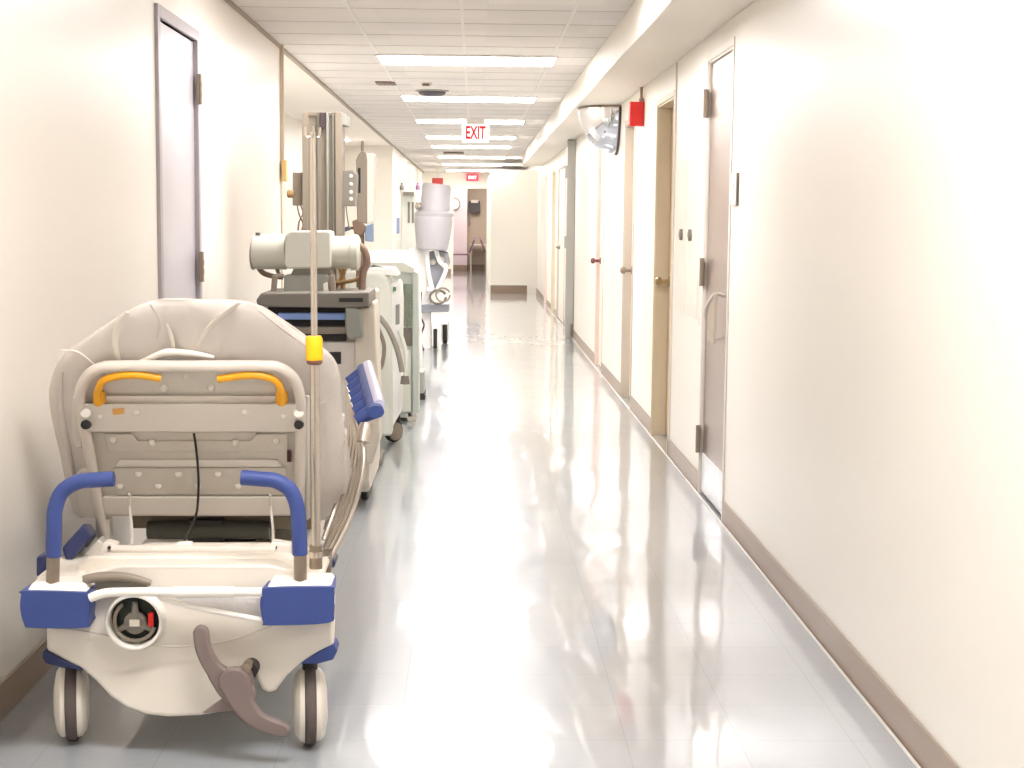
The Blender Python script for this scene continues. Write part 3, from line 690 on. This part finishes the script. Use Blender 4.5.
# --- right side rail (folded)
A_, B_ = W(364, 369, 5.05), W(376, 412, 4.5)
rail = S('side_rail', MB().tube([A_, A_.lerp(B_, .5), B_], .024, 16, flat=.8), BLUE, bevel=0)
d_ = (B_ - A_).normalized()
obj('rail_top', MB().tube([A_ + Vector((.012, 0, .012)), B_ + Vector((.012, 0, .013)) - d_ * .03], .017, 14), mat('lilac_white_plastic', (206, 202, 226), .3), rail)
for i in range(6):
    t_ = .06 + i * .172; p = A_.lerp(B_, t_)
    obj('tube_socket', MB().tube([p + Vector((-.0, 0, -.005)), p + Vector((-.055, -.01, -.035))], [.026, .016], 12), BLUE, rail)
ends = [(326, 566, 4.25), (324, 561, 4.3), (322, 555, 4.35), (326, 548, 4.45), (324, 540, 4.55), (326, 530, 4.65)]
for i in range(6):
    t_ = .06 + (5 - i) * .172; p = A_.lerp(B_, t_) + Vector((-.055, -.01, -.035)); q = W(*ends[i])
    m1 = W(364 - i * 3, 458 - i * 3, 4.5 + i * .08); m2 = W(352 - i * 3.6, 512 - i * 3, 4.38 + i * .06)
    obj('rail_tube', MB().tube([p, m1, m2, q], .0085, 12, sm=7), CHROME, rail)
obj('rail_joint', MB().tube([W(366, 424, 4.52), W(363, 442, 4.5)], .02, 14), CHROME, rail)
S('rail_foot', MB().pp([(319, 556), (330, 556), (331, 574), (319, 574)], 4.2, .1), CHROME_D, bevel=.004)
S('rail_end', MB().pp([(326, 562), (335, 560), (335, 567), (328, 571)], 4.25, .1), BLUE_D, bevel=.006)

# =================================================================== MATTRESS
mat_poly = [(52, 402), (54, 376), (66, 354), (100, 328), (138, 305), (160, 299.5), (200, 299), (238, 300), (262, 308), (298, 332), (328, 352), (339, 374), (342, 415), (349, 450), (352, 484), (344, 502), (336, 513), (318, 519), (296, 508), (200, 505), (104, 508), (84, 516), (72, 500), (62, 452)]
def pillow_mesh(poly, off, th, cx, cy, rings=22, per=5, p=5, amp=.011):
    P = []
    n = len(poly)
    for i in range(n):
        p0 = Vector(poly[i - 1]); p1 = Vector(poly[i]); p2 = Vector(poly[(i + 1) % n]); p3 = Vector(poly[(i + 2) % n])
        for k in range(per):
            t = k / per
            P.append(.5 * ((2 * p1) + (-p0 + p2) * t + (2 * p0 - 5 * p1 + 4 * p2 - p3) * t * t + (-p0 + 3 * p1 - 3 * p2 + p3) * t ** 3))
    N = len(P); C = Vector((cx, cy)); m = MB(); vs = []; fs = []
    for side in (-1, 1):
        for r_ in range(rings + 1):
            s = 1 - (1 - r_ / rings) ** 1.6 if r_ else 0.02
            for q in P:
                a = C + (q - C) * s; dep = th / 2 * max(0, 1 - s ** p) ** (1 / p)
                w_ = T(a.x, a.y, off); nz = noise.noise(Vector((w_.x * 9, w_.z * 4, side * 3))) * amp * 1.4 + noise.noise(Vector((w_.x * 24, w_.z * 9, side * 7))) * amp * .6
                vs.append(w_ + Vector((nz * .3, side * dep + nz * (1 if s < .99 else 0), nz * .3)))
    R1 = (rings + 1) * N
    for sd_ in range(2):
        for r_ in range(rings):
            for j in range(N):
                k = (j + 1) % N; b0 = sd_ * R1 + r_ * N
                fs.append((b0 + j, b0 + k, b0 + N + k, b0 + N + j))
        fs.append(tuple(sd_ * R1 + j for j in range(N)))
    for j in range(N):
        k = (j + 1) % N; fs.append((rings * N + j, rings * N + k, R1 + rings * N + k, R1 + rings * N + j))
    return m.add(vs, fs)
mm = pillow_mesh(mat_poly, .115, .14, 200, 420)
# flat foot half of the mattress
lo = Vector((-1.12, 4.66, .632)); hi = Vector((-.54, 6.02, .742)); nx, ny = 14, 30
vs_ = []; fs_ = []
for i in range(ny + 1):
    for j in range(20):
        a = 2 * math.pi * j / 20; ca, sa = math.cos(a), math.sin(a); e_ = .35
        endf = min(1, .55 + min(i, ny - i) * .25)
        X = (lo.x + hi.x) / 2 + (hi.x - lo.x) / 2 * math.copysign(abs(ca) ** e_, ca) * (.97 + .03 * endf)
        Z_ = (lo.z + hi.z) / 2 + (hi.z - lo.z) / 2 * math.copysign(abs(sa) ** e_, sa) * endf
        vs_.append((X, lo.y + (hi.y - lo.y) * i / ny, Z_))
for i in range(ny):
    for j in range(20): fs_.append((i * 20 + j, i * 20 + (j + 1) % 20, (i + 1) * 20 + (j + 1) % 20, (i + 1) * 20 + j))
fs_.append(tuple(range(20))); fs_.append(tuple(ny * 20 + j for j in range(20)))
mm.add(vs_, fs_)
M = obj('mattress', mm, SHEET, ang=60, label='mattress in a wrinkled white fitted sheet, propped up on the stretcher backrest', cat='mattress')
def fold(pts, r, off=.045, flat=.35, m=SHEET_L, nm='sheet_fold'):
    return obj(nm, MB().tube([T(x, y, off) for x, y in pts], r, 12, sm=7, flat=flat), m, M, ang=60)
fold([(127, 312), (119, 326), (117, 342), (121, 362)], [.006, .015, .014, .01])
fold([(240, 302), (222, 316), (207, 332), (198, 350)], [.008, .018, .017, .008])
fold([(167, 324), (171, 336), (174, 350)], [.003, .006, .004])
fold([(140, 362), (155, 356), (168, 352), (190, 353), (214, 357)], [.008, .014, .016, .014, .008], .02, .6)
fold([(60, 350), (78, 352), (96, 366)], [.004, .008, .006])
fold([(104, 372), (130, 384), (160, 392)], [.006, .012, .006], .03, m=SHEET)
fold([(228, 376), (252, 385), (276, 386)], [.006, .014, .006], .03)
fold([(62, 372), (60, 400), (66, 440), (74, 480)], [.003, .008, .010, .004], .05, .5, SHEET)
fold([(345, 440), (340, 470), (330, 500)], [.003, .010, .004], .05, .5, SHEET)
fold([(338, 455), (332, 480), (322, 508)], [.003, .009, .004], .05, .5, SHEET)
fold([(318, 420), (326, 450), (324, 490)], [.003, .008, .004], .05, .5, SHEET)
fold([(258, 310), (286, 332), (312, 350)], [.004, .007, .004], .04, .4, SHEET)
fold([(150, 304), (160, 322), (158, 340)], [.003, .006, .003], .045, .4, SHEET)
fold([(334, 392), (325, 402), (308, 405)], [.003, .005, .003])

# =================================================================== MOBILE X-RAY
XR_ = empty('mobile_xray_machine', (-.78, 7.9, 0), 'grey mobile x-ray machine with upright column and horizontal tube head behind the stretcher', 'x-ray machine')
Q = lambda name, mb, m, parent=XR_, **k: obj(name, mb, m, parent, **k)
# body
bx1 = W(372, 300, 7.5).x
prof = [(7.42, .14), (7.42, .93), (7.46, 1.0), (7.56, 1.02), (8.25, 1.02), (8.3, .95), (8.32, .1), (8.2, .06), (7.5, .06)]
xr0, xr1 = W(262, 300, 7.45).x, W(370, 420, 7.5).x
Q('body', MB().prism([(xr0, y, z) for y, z in prof], (xr1 - xr0, 0, 0)), XC, bevel=.015)
Q('front_panel', MB().pp([(280, 342), (355, 342), (355, 440), (280, 440)], 7.40, .04), PANEL_L, bevel=.004)
Q('front_slot', MB().pp([(323, 352), (341, 352), (341, 364), (323, 364)], 7.395, .03), DARK)
Q('console_top', MB().pp([(256, 300), (261, 293), (369, 292), (369, 307), (355, 308), (270, 307), (257, 305)], 7.30, .5), XG_D, bevel=.008)
Q('console_slot', MB().pp([(339, 298), (363, 298), (363, 302), (339, 302)], 7.296, .01), BLACK)
Q('console_recess', MB().pp([(268, 307), (346, 307), (346, 341), (268, 341)], 7.40, .05), DARK)
Q('blue_bar', MB().pp([(278, 313), (345, 313.5), (345, 320), (278, 319.5)], 7.33, .08), XB, bevel=.004)
Q('lower_bar', MB().pp([(290, 327), (346, 327), (346, 334), (290, 334)], 7.34, .08), XG, bevel=.004)
Q('grip_block', MB().pp([(345, 307), (361, 309), (363, 338), (348, 339), (345, 330)], 7.30, .15), XG_M, bevel=.01)
Q('corner_shell', MB().pp([(355, 308), (371, 308), (371, 302), (375, 302), (376, 344), (378, 372), (380, 440), (372, 464), (355, 460)], 7.36, .25), XC, bevel=.008)
for x, y in ((xr0 + .08, 7.55), (xr1 - .03, 7.62), (xr0 + .08, 8.15), (xr1 - .05, 8.2)):
    Q('wheel', MB().lathe((x - .02, y, .075), (1, 0, 0), [(0, .06), (.005, .073), (.03, .073), (.036, .06)], 24), BLACK)
# column
DCm = 8.0
cm = MB(); cm.pp([(303, 113), (342, 113), (341, 292), (305, 292)], DCm, .22)
col_ = Q('column', cm, XG, bevel=.004)
Zb = W(320, 292, DCm).z; 
Q('column_foot', MB().box((W(300, 290, DCm).x, DCm - .02, .9), (W(344, 290, DCm).x, DCm + .25, Zb + .02)), XG_D, bevel=.01)
for x0, x1, mm_ in ((302, 308, XG), (317, 320, XG_D), (326, 328.5, XG_M), (332, 334, XG_D), (335, 342, XG)):
    Q('column_rail', MB().pp([(x0, 112), (x1, 112), (x1 - .5, 290), (x0 + 1, 290)], DCm - .02, .03), mm_, bevel=.002, parent=col_)
Q('top_cap', MB().pp([(302, 112), (343, 112), (343, 116), (302, 116)], DCm - .01, .2), XG, bevel=.003, parent=col_)
Q('slot', MB().pp([(320, 112.5), (325.5, 112.5), (325.5, 127), (320, 127)], DCm - .03, .02), mat('plum_black', (72, 58, 60), .4), parent=col_)
Q('side_block', MB().pp([(341, 113), (347, 115), (347, 126), (341, 125)], DCm, .15), XG_M, bevel=.004, parent=col_)
Q('column_bracket', MB().pp([(292.5, 172.5), (303.5, 172.5), (303.5, 205.5), (292.5, 205.5)], DCm + .02, .16), XG, bevel=.004)
Q('bracket_knob', MB().lathe(W(294, 194, DCm), (-1, 0, 0), [(0, .02), (.03, .02), (.035, .012)], 14), ORANGEC)
rb = Q('column_bracket', MB().pp([(341, 171), (353, 170), (356, 174), (355, 206), (341, 206)], DCm + .0, .18), XG_D, bevel=.004)
for yy_ in (176, 184, 192, 199): Q('bolt', MB().lathe(W(351, yy_, DCm - .005), (0, 1, 0), [(0, .006), (.002, .01), (.02, .01)], 10), PANEL, parent=rb)
# tube head
DH = 7.55
hz = W(305, 252, DH).z
def hx(px): return W(px, 252, DH).x
th_ = Q('tube_head', MB().lathe((hx(253), DH, hz), (1, 0, 0), [(0, .078), (.006, .084), (hx(286) - hx(253), .086), (hx(286) - hx(253) + .002, .086)], 36), XG_L)
Q('tube_head_end', MB().lathe((hx(322), DH, hz), (1, 0, 0), [(0, .078), (hx(351) - hx(322), .078), (hx(351.2) - hx(322), .086), (hx(358) - hx(322), .086), (hx(360) - hx(322), .07)], 36), XG_L, parent=th_)
Q('tube_housing', MB().pp([(285, 235), (290, 231), (328, 230.5), (331, 233), (331, 267), (329, 268.5), (287, 269), (284, 265)], DH - .10, .2), XG_L, bevel=.012, parent=th_)
Q('end_cap', MB().lathe((hx(254), DH, hz - .02), (-1, 0, 0), [(0, .07), (.012, .066), (.018, .04)], 24), XG, parent=th_)
for px in (258,): Q('screw', MB().lathe(W(px, 235, DH - .03), (0, 0, 1), [(0, .012), (.012, .012)], 12), XG_D, parent=th_)
Q('head_arm', MB().box((hx(312), DH + .05, hz - .05), (hx(330), DCm + .02, hz + .05)), XG, bevel=.01)
Q('collimator', MB().pp([(284, 275), (328, 274), (331, 300), (283, 301)], DH - .09, .18), XG_M, bevel=.008)
Q('collimator_neck', MB().pp([(294, 268), (330, 268), (332, 276), (290, 276)], DH - .08, .16), XG_D, bevel=.004)
yk_ = MB()
for px in (275, 332): yk_.bar(W(px, 275, DH - .1), W(px + (2 if px > 300 else -2), 302, DH - .1), .026, .026)
yk_.bar(W(273, 301.5, DH - .1), W(334, 301.5, DH - .1), .026, .022); yk_.bar(W(275, 276, DH - .1), W(284, 276, DH - .1), .02, .02)
Q('collimator_yoke', yk_, XG, bevel=.004)
Q('hand_grip', MB().pp([(323, 284), (327, 282), (329, 296), (324, 297)], DH - .12, .03), PANEL_L, bevel=.004)
Q('cable', MB().tube([W(x, y, DH + .02) for x, y in [(256, 262), (262, 272), (272, 276), (283, 277)]], .013, 10, sm=6), BROWNC)
Q('cable', MB().tube([W(x, y, DH) for x, y in [(276, 266), (278, 272), (280, 278)]], .010, 10, sm=4), XG)
Q('cable', MB().tube([W(x, y, DH + .02) for x, y in [(356, 244), (364, 250), (367, 262), (363, 273), (362, 293)]], .018, 12, sm=6), BROWNC)
Q('cable', MB().tube([W(x, y, DH + .12) for x, y in [(345, 268), (341, 280), (336, 286), (334, 296)]], .012, 10, sm=5), ORANGEC)
Q('cable', MB().tube([W(x, y, DH + .1) for x, y in [(332, 284), (345, 282), (357, 279), (366, 270)]], .010, 10, sm=5), ORANGEC)
Q('cable', MB().tube([W(x, y, DH + .15) for x, y in [(341, 268), (343, 280), (343, 292)]], .014, 10, sm=5), ORANGEC)
Q('wire', MB().tube([W(x, y, DCm + .1) for x, y in [(300, 204), (303, 213), (299, 222), (298, 232)]], .004, 6, sm=5), ORANGEC)
Q('wire', MB().tube([W(x, y, DCm + .1) for x, y in [(297, 204), (299, 214), (303, 224), (301, 232)]], .004, 6, sm=5), ORANGEC)

# =================================================================== second column unit (flat detector on pole)
D2 = 8.75
px0 = W(361, 290, D2)
E2 = empty('detector_stand', (px0.x, D2 + .05, 0), 'tall narrow white detector unit on a brown post, right of the x-ray column', 'equipment stand')
Q2 = lambda n, mb, m, parent=E2, **k: obj(n, mb, m, parent, **k)
Q2('detector_housing', MB().pp([(356, 160), (359, 154), (362, 150.5), (366, 153), (367, 160), (367, 224), (357, 222)], D2, .12), XG, bevel=.006)
Q2('side_cover', MB().pp([(366, 153), (373, 153), (374, 158), (373, 222), (366, 224)], D2 + .03, .2), PLASTIC, bevel=.005)
Q2('display_slot', MB().pp([(358, 168), (360.5, 168), (360.5, 193), (358, 193)], D2 - .005, .02), BLACK)
Q2('antenna', MB().tube([W(362.5, 151, D2 + .05), W(362.5, 141, D2 + .05)], .008, 8), XG_D)
Q2('blue_pouch', MB().pp([(365, 226), (373, 223), (373, 242), (365, 241)], D2 + .02, .08), mat('slate_blue_plastic', (130, 146, 172), .5), bevel=.006)
Q2('clamp', MB().pp([(352, 221), (358, 219), (366, 228), (362, 236), (354, 234)], D2, .1), BROWNC, bevel=.006)
Q2('post', MB().tube([W(360, 230, D2 + .05), Vector((px0.x, D2 + .05, .02))], .024, 14), BROWNC)
Q2('base', MB().box((px0.x - .2, D2 - .12, .0), (px0.x + .12, D2 + .25, .05)), XG_D, bevel=.015)
Q2('handset', MB().pp([(343, 228), (348, 226), (350, 230), (344, 232)], D2, .04), mat('slate_blue_dark', (86, 92, 112), .5), bevel=.003)
Q2('handset_cord', MB().tube([W(346, 205, D2), W(347, 215, D2), W(349, 228, D2)], .004, 6, sm=3), XG_D)
Q2('handset_arm', MB().tube([W(349, 228, D2 + .02), W(356, 228, D2 + .05)], .008, 8), XG_D)

# =================================================================== white cabinet machine
DC1 = 9.45
C1 = empty('equipment_cabinet', (-.7, 9.7, 0), 'greenish white equipment cabinet on castors, directly behind the x-ray machine', 'cabinet')
Q3 = lambda n, mb, m, parent=C1, **k: obj(n, mb, m, parent, **k)
f0 = [(352, 274), (392, 275), (403, 282), (405, 300), (404.5, 430), (354, 432)]
Q3('casing', MB().pp([(340, 271), (380, 272), (388, 278), (391, 290), (392, 436), (340, 438)], DC1, .5), CABW, bevel=.02)
Q3('side_column', MB().pp([(390, 283), (399, 280), (401, 284), (402, 300), (401, 412), (392, 428)], DC1 + .12, .25), WHITE, bevel=.01)
Q3('vent_strip', MB().pp([(395.5, 305), (399.5, 304), (399.5, 324), (395.5, 325)], DC1 + .11, .02), XG_M, bevel=.002)
Q3('top_tray', MB().pp([(346, 268), (392, 268), (398, 276), (346, 272)], DC1 + .05, .4), WHITE, bevel=.004)
Q3('tools', MB().tube([W(368, 268, DC1 + .1), W(374, 266, DC1 + .2), W(386, 270, DC1 + .1)], .012, 8, sm=4), XG_M)
Q3('green_button', MB().pp([(393, 287), (396, 287), (396, 291), (393, 291)], DC1 + .1, .02), mat('green_button', (90, 140, 100), .4))
c = W(395, 429, 9.65); c.z = .066
w1 = Q3('castor', MB().lathe(c - Vector((.02, 0, 0)), (.7, -.7, 0), [(0, .055), (.004, .066), (.03, .066), (.034, .055)], 28), BLACK)
Q3('castor_disc', MB().lathe(c + Vector((.0045, -.0245, 0)), (.7, -.7, 0), [(0, .058), (.006, .055), (.008, .01)], 28), XG, parent=w1)
Q3('castor_fork', MB().box(c + Vector((-.03, .0, .05)), c + Vector((.03, .06, .10))), BLACK, parent=w1, bevel=.005)
c = W(378, 440, 9.5); c.z = .066
Q3('castor', MB().lathe(c - Vector((.02, 0, 0)), (1, 0, 0), [(0, .055), (.004, .066), (.03, .066), (.034, .055)], 28), BLACK)
for xx in (-.85,): Q3('castor', MB().lathe((xx, 9.6, .066), (1, 0, 0), [(0, .055), (.004, .066), (.03, .066), (.034, .055)], 28), BLACK)
Q3('hose', MB().tube([W(x, y, 9.15) for x, y in [(377, 316), (382, 320), (390, 332), (398, 352), (402, 372)]], .016, 12, sm=6), GREYC)
Q3('hose', MB().tube([W(x, y, 9.2) for x, y in [(378, 328), (384, 345), (382, 365), (377, 372)]], .012, 12, sm=6), XG)
Q3('hose', MB().tube([W(x, y, 9.5) for x, y in [(399, 330), (404, 345), (406, 360), (405, 378)]], .014, 12, sm=6), CABW)
Q3('plug', MB().tube([W(405, 376, 9.45), W(405, 384, 9.45)], [.022, .03], 12), XG_D)

# =================================================================== second cabinet with open side
DC2 = 10.6
C2 = empty('open_equipment_rack', (-.6, 10.9, 0), 'pale green equipment rack with exposed wiring, behind the white cabinet', 'equipment rack')
Q4 = lambda n, mb, m, parent=C2, **k: obj(n, mb, m, parent, **k)
Q4('casing', MB().pp([(360, 263), (410, 266), (413, 272), (413, 418), (360, 418)], DC2 + .02, .45), CABG, bevel=.01)
Q4('top_board', MB().pp([(360, 262), (404, 262), (414, 268), (414, 273), (360, 271)], DC2 - .03, .5), CABW, bevel=.006)
Q4('wiring', MB().pp([(403, 284), (412, 284), (412, 326), (403, 326)], DC2 + .0, .03), GEAR)
Q4('dark_module', MB().pp([(403, 328), (412, 328), (412, 346), (403, 346)], DC2 + .0, .03), XG_D, bevel=.003)
Q4('edge_panel', MB().pp([(412.5, 270), (418, 273), (419, 412), (412.5, 416)], DC2 - .02, .2), CABG, bevel=.008)
Q4('lower_panel', MB().pp([(402, 350), (411, 350), (411, 412), (402, 412)], DC2 + .0, .03), CABW, bevel=.003)
wm = MB()
for q in range(9):
    p0 = (404 + random.random() * 5, 285 + q * 4.4)
    wm.tube([W(p0[0], p0[1], DC2 - .01), W(p0[0] + random.uniform(-2, 2), p0[1] + 5, DC2 - .03), W(404 + random.random() * 5, p0[1] + 9, DC2 - .01)], .005, 6, sm=3)
Q4('wire_bundle', wm, XG_M)
Q4('foot', MB().box((W(407, 416, DC2).x, DC2 + .02, 0), (W(416, 416, DC2).x, DC2 + .15, .06)), PANEL_L, bevel=.004)
Q4('foot', MB().box((W(370, 416, DC2).x, DC2 + .02, 0), (W(380, 416, DC2).x, DC2 + .15, .06)), PANEL_L, bevel=.004)
Q4('foot', MB().box((W(370, 416, DC2).x, DC2 + .3, 0), (W(416, 416, DC2).x, DC2 + .44, .06)), PANEL_L, bevel=.004)

# dark thin unit behind it
p0 = W(420, 395, 11.9)
G1 = empty('floor_case', (p0.x, 12.0, 0), 'narrow dark grey case on the floor behind the open rack', 'case')
obj('body', MB().box((W(405, 380, 11.9).x, 11.9, .02), (W(424, 380, 11.9).x, 12.2, W(420, 372, 11.9).z)), XG_M, G1, bevel=.01)
obj('foot', MB().box((W(417, 380, 11.9).x, 11.88, .0), (W(425, 380, 11.9).x, 12.2, .05)), BLACK, G1, bevel=.004)

# =================================================================== white C-arm
DA = 16.6
ca = empty('c_arm_machine', (W(434, 300, DA).x, DA, 0), 'white C-arm machine with big stacked cylinders, farthest in the parked row', 'x-ray machine')
Q5 = lambda n, mb, m, parent=ca, **k: obj(n, mb, m, parent, **k)
def lz(n, pa, pb, prof, m, D=DA, **k):
    a = W(pa[0], pa[1], D); b = W(pb[0], pb[1], D); L = (b - a).length
    return Q5(n, MB().lathe(a, b - a, [(t * L, r) for t, r in prof], 40), m, **k)
lz('detector', (432, 250), (434, 211), [(0, .15), (.03, .165), (.2, .175), (.72, .205), (.85, .20), (1, .17)], WHITEG)
lz('x_ray_tube', (434, 216), (437, 184), [(0, .17), (.06, .175), (.12, .16), (.5, .155), (.92, .15), (1, .135)], WHITEG)
lz('detector_ring', (434, 218), (434, 211), [(0, .19), (.3, .205), (.7, .205), (1, .18)], WHITEG)
Q5('knob', MB().lathe(W(420, 206, DA - .1), (-1, -.6, 0), [(0, .04), (.03, .045), (.05, .03)], 16), CHROME)
Q5('knob', MB().lathe(W(448, 210, DA), (1, 0, 0), [(0, .03), (.02, .03)], 16), CHROME)
Q5('arm', MB().pp([(409, 249), (424, 246), (427, 262), (427, 290), (423, 300), (419, 275)], DA + .05, .14), WHITE, bevel=.01)
Q5('mast', MB().pp([(420, 288), (431, 288), (431, 352), (420, 352)], DA + .08, .3), WHITE, bevel=.01)
for pts, r in (([(427, 250), (428, 270), (433, 292)], .026), ([(436, 250), (440, 262), (446, 268), (442, 280), (434, 296)], .024), ([(427, 290), (440, 292)], .02)):
    Q5('strut', MB().tube([W(x, y, DA - .03) for x, y in pts], r, 10, sm=4), WHITE)
Q5('gear_box', MB().pp([(428, 252), (440, 250), (448, 252), (450, 262), (446, 274), (437, 292), (430, 290)], DA + .04, .12), GREYM, bevel=.01)
for x, y in ((433, 262), (441, 260), (445, 266)): Q5('dial', MB().lathe(W(x, y, DA + .03), (0, -1, 0), [(0, .035), (.02, .03), (.03, .01)], 14), PANEL_L)
Q5('hose_loop', MB().tube([W(438 + 8 * math.cos(t), 297 + 7 * math.sin(t), DA - .05) for t in [q * .42 for q in range(15)]], .014, 8), XG_D)
Q5('hose_loop', MB().tube([W(443 + 7 * math.cos(t), 295 + 7 * math.sin(t), DA - .1) for t in [q * .42 for q in range(15)]], .010, 8), XG)
Q5('base_tray', MB().pp([(420, 305), (449, 304), (449, 312), (420, 313)], DA, .4), GREYM, bevel=.006)
Q5('base_block', MB().pp([(431, 312), (449, 312), (449, 324), (431, 326)], DA, .4), WHITE, bevel=.006)
for x0, y0_, x1_, y1_, D_ in ((431.5, 325, 439, 349, 16.6), (441, 321, 449, 341, 17.3)):
    a = W(x0, y0_, D_); b = W(x1_, y1_, D_); 
    s1 = Q5('wheel_housing', MB().box((a.x, D_, .02), (b.x, D_ + .22, a.z)), WHITE, bevel=.012)
    Q5('wheel', MB().box((a.x + .02, D_ - .012, .0), (b.x - .02, D_ + .1, a.z - .04)), DARK, parent=s1, bevel=.01)
Q5('rear_foot', MB().box((W(421, 340, DA).x, DA + .1, 0), (W(431, 340, DA).x, DA + .38, .1)), XG_D, bevel=.006)
Q5('power_cable', MB().tube([W(x, y, DA - .25) for x, y in [(421, 292), (420.5, 315), (424, 325), (421, 335), (422, 346), (426, 356), (421, 361), (417, 359)]], .010, 8, sm=6), mat('dark_maroon_cable', (64, 44, 48), .5))

# trolley with slots further back
DT = 18.6
tr = empty('supply_trolley', (W(405, 300, DT).x, DT + .2, 0), 'white supply cabinet with two dark slots and small bottles, left of the C-arm', 'cabinet')
Q6 = lambda n, mb, m, parent=tr, **k: obj(n, mb, m, parent, **k)
a = W(401, 192, DT); b = W(418, 236, DT)
Q6('casing', MB().box((a.x, DT, .0), (b.x, DT + .4, a.z)), CABW, bevel=.012)
for x in (407.8, 411.8): Q6('slot', MB().pp([(x, 202), (x + 2, 202), (x + 2, 223), (x, 223)], DT - .006, .02), XG_D)
Q6('shelf', MB().pp([(400, 190), (416, 190), (416, 196), (401, 196)], DT - .05, .4), PANEL, bevel=.006)
Q6('shelf_slot', MB().pp([(403, 192), (414, 192), (414, 195.5), (403, 195.5)], DT - .056, .02), XG_D)
for x, y, cc_ in ((402, 188.5, XG_D), (418, 188.5, PURPLE)):
    c = W(x, 190, DT + .05)
    bt = MB().lathe(c, (0, 0, 1), [(0, .028), (.05, .028), (.065, .014), (.085, .014)], 14)
    o = obj('bottle', bt, cc_, label='small dark bottle on the left of the white supply cabinet' if x < 410 else 'small purple bottle on the right of the white supply cabinet', cat='bottle')
Q6('bottle_tray', MB().pp([(414, 190), (421, 190), (421, 193), (414, 193)], DT - .0, .15), CABW)

# covered bright table between rack and C-arm
DK = 13.0
tc_ = empty('draped_table', (-.72, 13.5, 0), 'low table fully draped in bright white cloth, parked behind the open rack', 'table')
dr = MB()
a = W(366, 240, DK); zt = W(400, 254, DK).z
prof = [(-1.02, 0.02), (-1.02, zt - .1), (-.98, zt - .01), (-.8, zt + .01), (-.6, zt - .0), (-.52, zt - .05), (-.49, zt - .2), (-.47, .02)]
n = len(prof); ringv = []
fl = MB(); ys_ = [DK + q * .1 for q in range(13)]
for y in ys_:
    for (x, z) in prof: fl.v.append(Vector((x + .015 * noise.noise(Vector((x * 5, y * 6, z * 3))), y, z + .01 * noise.noise(Vector((x * 8, y * 6, 1))))))
for i in range(len(ys_) - 1):
    for j in range(n): fl.f.append((i * n + j, i * n + (j + 1) % n, (i + 1) * n + (j + 1) % n, (i + 1) * n + j))
fl.f.append(tuple(range(n))); fl.f.append(tuple((len(ys_) - 1) * n + j for j in range(n)))
obj('drape', fl, mat('bright_white_cloth', (250, 250, 248), .8, bump=.2, bscale=8), tc_, ang=50)
for x in (-.98, -.54):
    for y in (DK + .08, DK + 1.1): obj('foot', MB().tube([(x, y, 0), (x, y, .08)], .02, 10), XG_D, tc_)

# blue and white chart on the left wall
ch = empty('wall_chart', (XL, 26, 1.2), 'narrow white and blue chart on the far left wall', 'chart')
obj('sheet', MB().box((XL + .001, 25.6, 1.12), (XL + .02, 26.6, 1.95)), WHITE, ch)
obj('blue_band', MB().box((XL + .02, 25.6, 1.12), (XL + .024, 26.6, 1.38)), mat('chart_blue', (110, 128, 176), .5), ch)

# ------------------------------------------------------------------ world
wd = bpy.data.worlds.new('world'); SC.world = wd; wd.use_nodes = True
wd.node_tree.nodes['Background'].inputs[0].default_value = (1, .96, .9, 1)
wd.node_tree.nodes['Background'].inputs[1].default_value = .3
